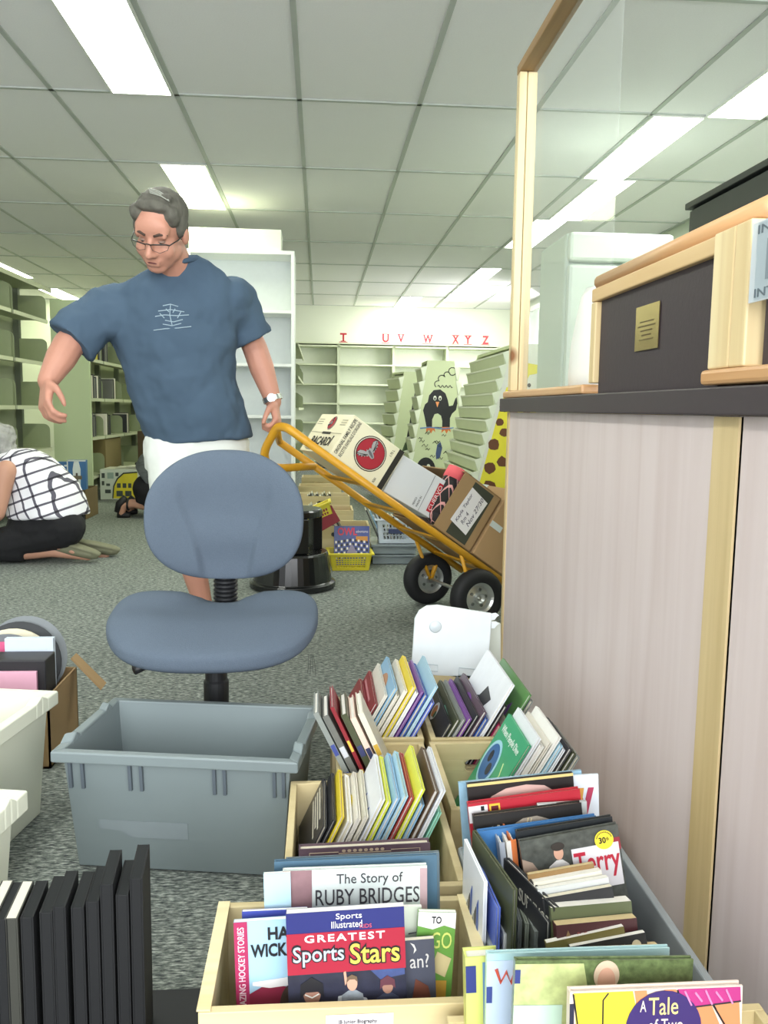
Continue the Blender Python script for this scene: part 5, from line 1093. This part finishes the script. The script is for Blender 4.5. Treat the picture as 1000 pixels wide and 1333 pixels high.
t = thing('kraft_carton', 'open brown carton on the carpet behind the sandals of the person in plaid', 'carton', (-1.95, 6.95, 0))
a = MB(); x0, x1, y0, y1, h = -2.24, -1.83, 6.72, 7.10, .235
for q in ((x0, x1, y0, y0+.006), (x0, x1, y1-.006, y1), (x0, x0+.006, y0, y1), (x1-.006, x1, y0, y1)): a.box(*q, .002, h)
a.box(x0, x1, y0, y1, .002, .008); build('carton_body', a, M('77653f', .8, noise=.08, scale=8), t)
m_bx = M('3f6f9f', .45)
for i, (u0, u1, nm) in enumerate(((75, 93, 'blue boxed set with small white print leaning in the brown carton'), (93, 116, 'blue box with a tall figure printed on its white edge, standing in the brown carton'))):
    p = at(u0, 640, Y=6.9); q = at(u1, 598, Y=6.9)
    t = thing('game_box', nm, 'box', ((p.x+q.x)/2, 6.9, .2)); yy = 6.80+.1*(1-i)
    a = MB(); a.box(p.x, q.x, yy, yy+.05, .06, q.z-.02*(1-i)); build('box_body', a, m_bx, t, bevel=.002)
    f = Face((p.x, yy-.0005, .1), (1, 0, 0), (0, 0, 1), q.x-p.x, q.z-.1)
    if i:
        f.rect(0, 0, .06, 1, M('d9e0dc', .5), t, 'box_edge'); f.rect(.0, .97, 1, 1, M('d9e0dc', .5), t, 'box_edge')
        f.poly([(.38, .98), (.62, .98), (.72, .8), (.70, .45), (.75, .1), (.28, .1), (.32, .45), (.30, .8)], M('d9e0dc', .5), t, 'white_panel'); f.poly([(.46, .72), (.56, .72), (.58, .5), (.62, .2), (.40, .2), (.44, .5)], M('4a4238', .6), t, 'printed_figure', e=.001); f.rect(.25, .58, .78, .66, M('6a604a', .6), t, 'printed_band', e=.0013)
    else: f.rect(.5, .84, .9, .88, M('d9e0dc', .5), t, 'printed_line')
# contents of the steel shelving beyond the end panel
def onshelf(u, Y0, z, w, d, h, col, name, label, cat, group=None, xin=.02, face=None):
    b = MB(); b.box(-2.10-d-xin, -2.10-xin, Y0, Y0+w, z+.001, z+h); o = build(name, b, M(col, .5), bevel=.002); return tag(o, label, cat, group)
onshelf(0, 8.06, 1.32, .30, .17, .24, 'c9bd2c', 'boxed_set', 'yellow box on the upper steel shelf beyond the end panel', 'box')
k = 0
for z, ys in ((1.32, (8.40, 8.44)), (.96, (8.08, 8.12, 8.17, 8.22, 8.26, 8.31, 8.35, 8.39, 8.43)), (.60, (8.07, 8.11, 8.16, 8.21, 8.62, 8.67, 8.72, 8.77)), (1.321, (8.62, 8.67, 8.72)), (.96, (8.9, 8.95, 9.0)), (.60, (9.5, 9.55, 9.6))):
    for i, yy in enumerate(ys):
        c = ['2c2d30', '8a8f8a', 'd8d3c0', '3a3b3d', '6e6f6a', '2c2d30', 'e4dfd2', '4a4f38', '3a3b3d'][(i+k) % 9]; hh = .19+.03*((i*5+k) % 4)/3
        onshelf(0, yy, z, .034, .15, hh, c, 'hardback_book', '%s book, %s along the %s' % (CN[c], ORD[i], ['top shelf by the yellow box', 'middle steel shelf beyond the end panel', 'lower steel shelf beyond the end panel', 'top shelf in the bay after the yellow box', 'middle shelf in the bay after the first bay', 'lower shelf in the far bay'][k]), 'book', 'books left on the steel shelving')
    k += 1
t = thing('kraft_carton', 'brown carton with a dark handle slot on the lowest steel shelf beyond the end panel', 'carton', (-2.2, 8.85, .24))
a = MB(); a.box(-2.335, -2.115, 8.55, 9.2, .242, .56); build('carton_body', a, M('7a6c44', .8), t, bevel=.004); a = MB(); a.box(-2.29, -2.19, 8.547, 8.55, .38, .42); build('hand_hole', a, M('2a261c', .8), t)
t = thing('kraft_carton', 'dark brown carton with red papers poking out, behind the standing man', 'carton', (-1.72, 9.25, .3))
a = MB(); a.box(-1.92, -1.30, 9.1, 9.5, .302, .63); build('carton_body', a, M('4f4029', .8), t, bevel=.004); a = MB(); a.obox((-1.80, 9.2, .632), (.3, .02, .03), (0, .2, 0), (0, 0, .01)); build('red_paper', a, M('c9503c', .7), t); a = MB(); a.obox((-1.7, 9.15, .640), (.3, .0, -.01), (0, .2, .02), (0, 0, .008)); build('white_paper', a, M('dcd9d0', .7), t)
b = MB(); b.box(-1.95, -1.28, 9.08, 9.52, .002, .30); tag(build('storage_crate', b, M('4a4a3a', .8), bevel=.006), 'dark crate on the carpet under the carton with red papers', 'crate')

# ================================================================== PEOPLE
m_skin = M('c08a75', .55, noise=.10, scale=12, bump=.06, bscale=90); m_skin2 = M('c09078', .55, noise=.08, scale=12)
m_tee = M('4a5c6e', .9, noise=.12, scale=7, bump=.5, bscale=8, stretch=(1, 1, .6), spec=.2); m_short = M('dfe3dc', .9, noise=.04, scale=8, bump=.3, bscale=10)
m_hair = M('5b5950', .85, noise=.5, scale=60, stretch=(1, 1, .35), bump=.4)
m_frame_d = M('22211f', .3)
def hand(a, W, d, pn, thumb, curl, s=1.0, spread=.02):
    """palm and five fingers; d: hand direction, pn: palm normal, thumb: side the thumb leaves"""
    d, pn = V(d).normalized(), V(pn); pn = (pn-d*pn.dot(d)).normalized(); ac = d.cross(pn); th = V(thumb); sg = 1 if ac.dot(th) > 0 else -1; ac = ac*sg
    W = V(W)
    L = [.072, .080, .075, .058]; ends = []
    for i in range(4):
        off = ac*(.030-.020*i)*s; K = W+d*(.092-.004*abs(i-1))*s+off
        a.cap(W+ac*(.016-.010*i)*s, K, .017*s, .0125*s)
        p = K; dr = d.copy()+ac*(spread*(1.5-i)); dr.normalize()
        for f_, c in ((.46, curl[0]), (.30, curl[1]), (.24, curl[2])):
            an = math.radians(c); q = (dr*math.cos(an)+pn*math.sin(an)); pn2 = (pn*math.cos(an)-dr*math.sin(an)); dr = q.normalized()
            e = p+dr*L[i]*f_*s*1.05; a.cap(p, e, .0095*s, .0085*s, 10); p = e
            pn_, pn = pn, pn2
        pn = (V(pn_)-d*V(pn_).dot(d)); pn = pn if pn.length > 1e-3 else pn_
        pn = ac.cross(d)*sg; pn = pn.normalized()
        ends.append(p)
    T0 = W+d*.028*s+ac*.026*s; T1 = T0+(d*.55+ac*.65+pn*.35).normalized()*.036*s; T2 = T1+(d*.85+ac*.15+pn*.5).normalized()*.033*s; T3 = T2+(d*.85-ac*.15+pn*.5).normalized()*.026*s
    a.cap(T0, T1, .017*s, .0125*s); a.cap(T1, T2, .0115*s, .010*s); a.cap(T2, T3, .010*s, .008*s)
# ---- standing man
man = thing('person', 'person in a blue T-shirt and pale shorts pulling the yellow hand truck, looking down', 'person', (-.46, 3.35, 0))
hc = V((-.556, 3.07, 1.492)); s = 1.0
fd = V((-.24, -.80, -.54)).normalized(); hu = V((.06, -.42, .9)); hu = (hu-fd*hu.dot(fd)).normalized(); hr = fd.cross(hu).normalized()
RH = Matrix((hr, fd, hu)).transposed()
def hp(x, y, z): return hc+(hr*x*1.09+fd*y+hu*z)*s
sc = lambda *r: (r[0]*s*1.09, r[1]*s, r[2]*s)
neck0 = V((-.524, 3.24, 1.40))
a = MB()
a.ell(hp(0, -.015, .035), sc(.075, .094, .092), RH, 24); a.ell(hp(0, .025, -.045), sc(.064, .064, .084), RH, 20); a.ell(hp(0, .055, -.105), sc(.034, .026, .024), RH)
a.ell(hp(0, .06, .035), sc(.058, .03, .045), RH)
a.cap(hp(0, .086, .0), hp(0, .110, -.042), .010*s, .014*s); a.ell(hp(.014, .096, -.047), .010*s); a.ell(hp(-.014, .096, -.047), .010*s)
a.cap(hp(-.042, .072, .018), hp(.042, .072, .018), .013*s); a.ell(hp(.036, .052, -.042), sc(.028, .030, .034), RH); a.ell(hp(-.036, .052, -.042), sc(.028, .030, .034), RH); a.ell(hp(0, .066, -.078), sc(.034, .022, .026), RH)
a.cap(hp(-.020, .082, -.070), hp(.020, .082, -.070), .009*s); a.cap(hp(-.017, .082, -.084), hp(.017, .082, -.084), .009*s)
for q in (-1, 1): a.ell(hp(.079*q, -.012, -.008), sc(.012, .022, .034), RH); a.ell(hp(.042*q, .005, -.062), sc(.026, .05, .036), RH)
a.cap(hp(0, -.035, -.06), neck0-V((0, .005, .03)), .060*s, .070)
# torso core, arms, legs
a.loft([((-.522, 3.24, 1.36), (.07, 0, 0), (0, .06, 0)), ((-.545, 3.27, 1.29), (.185, 0, .0), (0, .085, 0)), ((-.555, 3.31, 1.16), (.20, 0, 0), (0, .115, 0)), ((-.52, 3.36, .95), (.18, 0, 0), (0, .13, 0)), ((-.49, 3.40, .78), (.17, 0, 0), (0, .12, 0)), ((-.49, 3.42, .66), (.12, 0, 0), (0, .09, 0))])
shL, elL, wrL = at(144, 390, Y=3.27), at(90, 448, Y=3.20), at(62, 496, Y=3.12)
shR, elR, wrR = at(303, 378, Y=3.36), at(333, 456, Y=3.42), at(356, 523, Y=3.40)
a.cap(shL-V((0, 0, .02)), elL, .045, .056); a.cap(elL, elL.lerp(wrL, .4), .056, .054); a.cap(elL.lerp(wrL, .4), wrL, .054, .036)
a.cap(shR-V((0, 0, .02)), elR, .045, .050); a.cap(elR, elR.lerp(wrR, .35), .050, .050); a.cap(elR.lerp(wrR, .35), wrR, .050, .033)
dL = at(58, 534, Y=3.06)-wrL; hand(a, wrL, dL, (.55, .45, .0), (.9, -.35, -.1), (28, 42, 30), 1.12)
gp = at(362, 556, Y=3.30); dR = at(359, 552, Y=3.33)-wrR; dR = V((-.10, -.25, -1))
hand(a, wrR, at(361, 549, Y=3.36)-wrR, (-.95, .05, -.25), (-.2, -1, -.2), (52, 75, 55), 1.08)
hipL, knL, anL = V((-.575, 3.40, .78)), V((-.52, 3.20, .46)), at(266, 792, Y=3.26)
hipR, knR, anR = V((-.405, 3.44, .78)), V((-.39, 3.44, .45)), V((-.415, 3.80, .19))
for h_, k_, n_ in ((hipL, knL, anL), (hipR, knR, anR)):
    a.cap(h_, k_, .085, .058); a.cap(k_, k_.lerp(n_, .35), .056, .054); a.cap(k_.lerp(n_, .35), n_, .054, .035)
a.cap(anL, anL+V((.03, -.14, -.075)), .035, .028); a.cap(anR, anR+V((.01, .02, -.15)), .034, .028)
union('body', a, m_skin, man, .0058, 5)
# clothing
a = MB(); sg = 1
a.loft([((-.528, 3.235, 1.422), (.086, .0, .020), (0, .078, 0)), ((-.538, 3.245, 1.398), (.135, 0, .026), (0, .086, 0)), ((-.546, 3.258, 1.362), (.195, 0, .026), (0, .098, 0)), ((-.552, 3.27, 1.318), (.235, 0, .02), (0, .112, 0)), ((-.552, 3.285, 1.24), (.238, 0, .01), (0, .135, 0)), ((-.552, 3.305, 1.13), (.228, 0, 0), (0, .150, 0)), ((-.535, 3.335, 1.0), (.215, 0, 0), (0, .165, 0)), ((-.50, 3.36, .88), (.212, 0, 0), (0, .172, 0)), ((-.480, 3.38, .80), (.208, 0, .01), (0, .165, 0)), ((-.470, 3.385, .755), (.206, 0, .02), (0, .158, 0))], 28)
a.ell((-.750, 3.27, 1.262), (.085, .085, .078)); a.ell((-.345, 3.315, 1.300), (.080, .085, .078))
a.ell(shL-V((0, 0, .018)), .072, n=18); a.cone(shL-V((0, 0, .012)), elL+(shL-elL).normalized()*.012, .077, .094, 20); a.ell(shR-V((0, 0, .018)), .072, n=18); a.cone(shR-V((0, 0, .012)), shR.lerp(elR, .80), .077, .087, 20)
a.cap(V((-.69, 3.28, 1.24)), shL.lerp(elL, .45), .095, .080, 16); a.cap(V((-.39, 3.31, 1.25)), shR.lerp(elR, .4), .095, .078, 16)
tee = union('t_shirt', a, m_tee, man, .0075, 6, .036, .13)
a = MB(); cr = 24
a.tube([V((-.528, 3.225, 1.418))+V((.080*math.cos(6.283*i/cr), .075*math.sin(6.283*i/cr)-.012*(math.sin(6.283*i/cr) < 0), .012*math.cos(6.283*i/cr)-.020*max(0, -math.sin(6.283*i/cr)))) for i in range(cr)], .009, 8, closed=True); build('collar', a, m_tee, tee, smooth=True)
# faded chest print, laid on the cloth
from mathutils.bvhtree import BVHTree
bv = BVHTree.FromPolygons([v.co for v in tee.data.vertices], [p.vertices for p in tee.data.polygons]); MW = WM[man.name]; MI = MW.inverted()
a = MB()
def onshirt(u, v):
    o = V((0, 0, EYE)); p = at(u, v, Y=3.0); d = (p-o).normalized(); hit = bv.ray_cast(MI @ o, d); return (MW @ hit[0])-d*.002 if hit[0] else None
def stroke(l, r=.0022):
    q = [onshirt(*x) for x in l]
    q = [x for x in q if x is not None]
    if len(q) > 1: a.tube(q, r, 5)
for l in ([(212, 398), (222, 396), (232, 399)], [(206, 405), (222, 403), (240, 406)], [(202, 412), (214, 410), (230, 411), (246, 410)], [(215, 417), (226, 419), (238, 416)], [(212, 422), (224, 424), (236, 421)], [(222, 396), (221, 410), (224, 423)], [(200, 430), (215, 428), (232, 427), (249, 425)], [(208, 408), (214, 414)], [(236, 405), (231, 414)], [(216, 402), (220, 406)], [(228, 402), (225, 407)]): stroke(l, .0017)
build('chest_print', a, M('9fb2bd', .8), tee)
a = MB()
a.loft([((-.478, 3.385, .81), (.185, 0, 0), (0, .150, 0)), ((-.482, 3.395, .72), (.205, 0, 0), (0, .155, 0)), ((-.49, 3.39, .64), (.20, 0, 0), (0, .14, 0))], 24)
a.cone((-.575, 3.39, .76), knL+V((-.005, .01, .02)), .118, .098, 20); a.cone((-.395, 3.41, .76), knR+V((0, 0, .03)), .115, .098, 20)
union('shorts', a, m_short, man, .009, 6, .018, .1)
# hair, glasses, brows, mouth, watch, shoes
a = MB(); a.ell(hp(0, -.028, .052), sc(.083, .094, .086), RH, 24)
for q in (-1, 1): a.ell(hp(.070*q, -.015, .022), sc(.017, .040, .048), RH); a.ell(hp(.058*q, .030, .070), sc(.024, .030, .034), RH)
a.ell(hp(0, .040, .105), sc(.056, .028, .022), RH); a.ell(hp(0, -.085, -.01), sc(.062, .03, .05), RH); a.cap(hp(-.045, .01, .126), hp(.035, .02, .128), .014*s, .011*s)
union('hair', a, m_hair, man, .0055, 4, .010, .05)
a = MB()
for i in range(4): a.tube([hp(-.055+.006*i, .035-.012*i, .126-.001*i), hp(-.028+.006*i, .030-.012*i, .137), hp(.012+.006*i, .020-.012*i, .139)], .0016, 5)
build('grey_streak', a, M('a3a69b', .7), man)
a = MB()
for q in (-1, 1):
    a.tube([hp(.008*q, .108, -.004), hp(.02*q, .112, .001), hp(.055*q, .094, -.001), hp(.062*q, .086, -.006)], .0024, 6); a.tube([hp(.062*q, .086, -.006), hp(.074*q, .04, -.004), hp(.082*q, -.01, .002)], .002, 6)
    a.tube([hp(.008*q, .108, -.004), hp(.012*q, .104, -.024), hp(.035*q, .102, -.031), hp(.056*q, .090, -.022), hp(.062*q, .086, -.006)], .0010, 5)
a.tube([hp(-.008, .108, -.003), hp(0, .111, 0), hp(.008, .108, -.003)], .002, 6); gl = build('glasses', a, m_frame_d, man, smooth=True)
a = MB()
for q in (-1, 1): a.tube([hp(.014*q, .088, .019), hp(.032*q, .086, .027), hp(.052*q, .070, .021)], [.004, .005, .003], 6)
build('eyebrows', a, M('4a3b32', .8), man, smooth=True)
for q in (-1, 1):
    a = MB(); a.ell(hp(.030*q, .069, -.004), sc(.013, .011, .006), RH, 14); e = build('eye', a, M('8f7264', .5), man, smooth=True)
    a = MB(); a.ell(hp(.030*q-.001, .078, -.007), sc(.0045, .003, .0035), RH, 12); build('iris', a, M('33281f', .2), e, smooth=True)
a = MB(); a.tube([hp(-.024, .0835, -.079), hp(-.008, .0905, -.077), hp(.008, .0905, -.077), hp(.024, .0835, -.079)], [.0016, .0032, .0032, .0016], 6); build('mouth', a, M('6a3a38', .6), man, smooth=True)
a = MB(); dw = (wrR-elR).normalized(); c = wrR-dw*.012
e1 = dw.orthogonal().normalized(); e2 = dw.cross(e1)
a.lathe([(.036, -.010), (.039, -.010), (.039, .010), (.036, .010), (.036, -.010)], c, dw, n=28, close=False); w_ = build('watch', a, M('c3c4c0', .25, .9), man, smooth=False)
fw = V((0, -1, 0)); fw = (fw-dw*fw.dot(dw)).normalized(); a = MB(); a.lathe([(0, 0), (.017, 0), (.017, .007), (0, .007)], c+fw*.037, fw, n=24); build('watch_case', a, M('8d8f8d', .3, .9), w_)
for an_, d_ in ((anL, V((.04, -.18, -.0))), (anR, V((.0, .10, 0)))):
    a = MB(); base = V((an_.x, an_.y, .035 if an_ is anL else .10))
    if an_ is anL: a.cap(V((an_.x-.005, an_.y+.03, .04)), V((an_.x+.01, an_.y-.08, .042)), .040, .044); a.cap(V((an_.x+.01, an_.y-.08, .042)), V((an_.x+.02, an_.y-.18, .036)), .044, .036); 
    else: a.cap(V((an_.x, an_.y+.02, .15)), V((an_.x, an_.y+.0, .05)), .040, .043); a.cap(V((an_.x, an_.y, .05)), V((an_.x, an_.y-.07, .036)), .043, .034)
    union('shoe', a, M('8a7f70', .7), man, .008, 3)
# ---- kneeling person in plaid
m_grey = M('9a9a94', .8, noise=.35, scale=40, bump=.4); m_blackc = M('17171a', .9, noise=.1, scale=20, bump=.2); m_sand = M('77775f', .7, noise=.1, scale=25)
w = thing('person', 'kneeling person with grey hair in a sleeveless plaid blouse, black trousers and olive sandals', 'person', (-1.75, 4.95, 0))
def W_(u, v, dy=0): return at(u, v, Y=4.95+dy)
a = MB()
hd_ = W_(-6, 577); a.ell(hd_, (.085, .075, .105), Matrix.Rotation(-.5, 3, 'Y'), 20); a.ell(hd_+V((-.045, 0, -.055)), (.055, .055, .075)); a.cap(hd_+V((-.085, 0, -.01)), hd_+V((-.105, 0, -.045)), .010, .013)
for q in (-1, 1): a.ell(hd_+V((.0, .078*q, -.015)), (.02, .012, .03)); a.ell(hd_+V((-.08, .03*q, -.01)), .011)
a.cap(hd_+V((.03, 0, -.05)), W_(22, 600), .055, .065)
a.loft([(W_(22, 598), (.10, 0, 0), (0, .13, 0)), (W_(36, 625), (.17, 0, 0), (0, .17, 0)), (W_(58, 655), (.19, 0, 0), (0, .17, 0)), (W_(62, 690), (.18, 0, 0), (0, .17, 0))], 18)
for dy in (-.205, .19):
    sh, el, wr = W_(8, 612, dy), W_(-4, 668, dy-.02 if dy < 0 else dy), W_(-42, 700, dy*.6)
    a.cap(sh, el, .056, .045); a.cap(el, wr, .045, .03); hand(a, wr, V((-1, .1, -.3)), (0, 0, -1), (0, 1 if dy < 0 else -1, 0), (20, 25, 20), .95)
for dy, dx in ((-.09, 0), (.11, 22)):
    kn = W_(-18+dx*.5, 712, dy); an = W_(68+dx, 717, dy); kn.z = .065
    a.cap(W_(82, 690, dy), kn, .09, .062); a.cap(kn, kn.lerp(an, .4), .06, .057); a.cap(kn.lerp(an, .4), an, .057, .036); a.cap(an, W_(115+dx, 724, dy), .036, .026)
union('body', a, m_skin2, w, .009, 3)
a = MB()
a.loft([(W_(28, 584), (.055, 0, 0), (0, .10, 0)), (W_(34, 594), (.12, 0, 0), (0, .175, 0)), (W_(42, 608), (.165, 0, 0), (0, .20, 0)), (W_(53, 630), (.205, 0, 0), (0, .205, 0)), (W_(60, 652), (.225, 0, .0), (0, .21, 0)), (W_(63, 667), (.228, 0, .01), (0, .215, 0)), (W_(64, 671), (.225, 0, .01), (0, .21, 0))], 24)
a.ell(W_(18, 606), (.10, .19, .085))
union('plaid_blouse', a, plaid_mat(), w, .009, 5, .02, .09)
a = MB()
a.loft([(W_(62, 662), (.20, 0, 0), (0, .19, 0)), (W_(60, 685), (.215, 0, 0), (0, .20, 0)), (W_(58, 705), (.18, 0, 0), (0, .17, 0))], 20)
for dy, dx in ((-.09, 0), (.11, 22)):
    kn = W_(-18+dx*.5, 710, dy); kn.z = .085; a.cap(W_(84, 688, dy), kn, .115, .08); q = W_(33+dx, 714, dy); q.z = .082; a.cone(kn, q, .08, .074, 16); a.ell(W_(88, 686, dy), (.10, .11, .10))
union('trousers', a, m_blackc, w, .009, 5, .012, .08)
a = MB(); a.ell(hd_+V((.030, 0, .030)), (.085, .088, .085), Matrix.Rotation(-.5, 3, 'Y'), 20); a.ell(hd_+V((.055, 0, -.03)), (.055, .075, .07)); a.ell(hd_+V((-.03, 0, .075)), (.06, .07, .035))
union('hair', a, m_grey, w, .008, 2, .03, .03)
for dy, dx in ((-.09, 0), (.11, 26)):
    a = MB(); h0, t0 = W_(72+dx, 709, dy), W_(120+dx, 722, dy); t0.z = max(t0.z, .036); h0.z = max(h0.z, .06); ax = (t0-h0).normalized(); up = V((-ax.z, 0, ax.x)); up = up if up.z > 0 else -up
    Yv = V((0, 1, 0))
    a.loft([(h0-ax*.040, Yv*.022, up*.020), (h0-ax*.020, Yv*.038, up*.036), (h0+ax*.03, Yv*.042, up*.040), (h0.lerp(t0, .55), Yv*.047, up*.037), (t0, Yv*.042, up*.028), (t0+ax*.035, Yv*.026, up*.015)], 18)
    a.loft([(h0-ax*.045+up*.026, Yv*.030, up*.012), (h0.lerp(t0, .5)+up*.026, Yv*.053, up*.013), (t0+ax*.01+up*.020, Yv*.046, up*.012), (t0+ax*.045+up*.012, Yv*.024, up*.010)], 18)
    sd_ = union('sandal', a, m_sand, w, .006, 3)
    for q, r in ((.12, .020), (.52, .024)):
        a = MB(); a.ell(h0.lerp(t0, q)-Yv*.032-up*.004, (r*1.2, .016, r*.62), Matrix.Rotation(.25, 3, 'Y'), 14); build('foot_opening', a, m_skin2, sd_, smooth=True)
# ---- kneeling person half hidden by the man
p3 = thing('person', 'kneeling person in a grey patterned top and black trousers, half hidden behind the standing man', 'person', (-1.45, 6.95, 0))
def Q_(u, v, dy=0): return at(u, v, Y=6.95+dy)
a = MB()
a.loft([(Q_(232, 596), (.09, 0, .05), (0, .13, 0)), (Q_(220, 606), (.05, 0, .16), (0, .17, 0)), (Q_(208, 618), (.04, 0, .15), (0, .15, 0)), (Q_(206, 638), (.09, 0, .10), (0, .15, 0))], 16)
hq = Q_(238, 600); a.ell(hq, (.085, .075, .105), None, 16); a.cap(hq, Q_(230, 600), .055); a.ell(hq+V((.04, 0, -.05)), (.05, .05, .07)); a.cap(hq+V((.08, 0, 0)), hq+V((.1, 0, -.03)), .012)
for dy in (-.19, .19):
    a.cap(Q_(225, 606, dy), Q_(232, 640, dy), .05, .042); a.cap(Q_(232, 640, dy), Q_(238, 662, dy), .042, .03); hand(a, Q_(238, 662, dy), V((.6, 0, -.8)), (0, 0, -1), (0, 1 if dy < 0 else -1, 0), (20, 25, 20), .9)
for dy, dx in ((-.09, 0), (.12, 10)):
    kn = Q_(226, 664, dy); kn.z = .07; an = Q_(172+dx, 655, dy)
    a.cap(Q_(200, 642, dy), kn, .085, .06); a.cap(kn, an, .058, .036); a.cap(an, Q_(161+dx, 660, dy), .036, .032); tp = Q_(158+dx, 671, dy); tp.z = .03; a.cap(Q_(161+dx, 660, dy), tp, .030, .026)
union('body', a, m_skin2, p3, .010, 3)
a = MB()
a.loft([(Q_(230, 594), (-.05, 0, .06), (0, .12, 0)), (Q_(222, 600), (-.08, 0, .13), (0, .19, 0)), (Q_(210, 608), (-.10, 0, .145), (0, .20, 0)), (Q_(200, 616), (-.105, 0, .14), (0, .205, 0)), (Q_(194, 624), (-.10, 0, .12), (0, .205, 0))], 20)
union('top', a, M('55595a', .9, noise=.55, scale=35, stretch=(.3, 1, 2.5)), p3, .010, 4)
a = MB()
for dy in (-.09, .12):
    kn = Q_(226, 662, dy); kn.z = .085; a.cap(Q_(200, 636, dy), kn, .115, .08); q = Q_(190, 656, dy); a.cone(kn, q, .08, .075, 16); a.ell(Q_(193, 636, dy), (.125, .12, .12)); a.cone(Q_(193, 638, dy), q, .115, .08, 16)
union('trousers', a, m_blackc, p3, .010, 5)
a = MB(); a.ell(hq+V((-.03, 0, .03)), (.085, .085, .09)); union('hair', a, M('4a4038', .8, noise=.4, scale=40), p3, .010, 2, .02, .03)
for dy, dx in ((-.09, 0), (.12, 10)):
    a = MB(); l = [Q_(164+dx, 648, dy), Q_(156+dx, 656, dy), Q_(153+dx, 668, dy)]; l[2].z = .045
    for i, q in enumerate(l): pass
    a.tube(l, [.030, .034, .026], 14); a.tube([l[2]+V((0, 0, -.02)), V((l[2].x+.06, l[2].y, .022)), V((l[2].x+.10, l[2].y, .022))], [.024, .022, .018], 12); sh = build('shoe', a, M('1a1a1c', .6), p3, smooth=True)
    a = MB(); c = Q_(167+dx, 657, dy); a.tube([c+V((0, math.cos(6.283*i/14)*.044, math.sin(6.283*i/14)*.04)) for i in range(14)], .009, 6, closed=True); build('strap', a, M('1a1a1c', .6), sh, smooth=True)
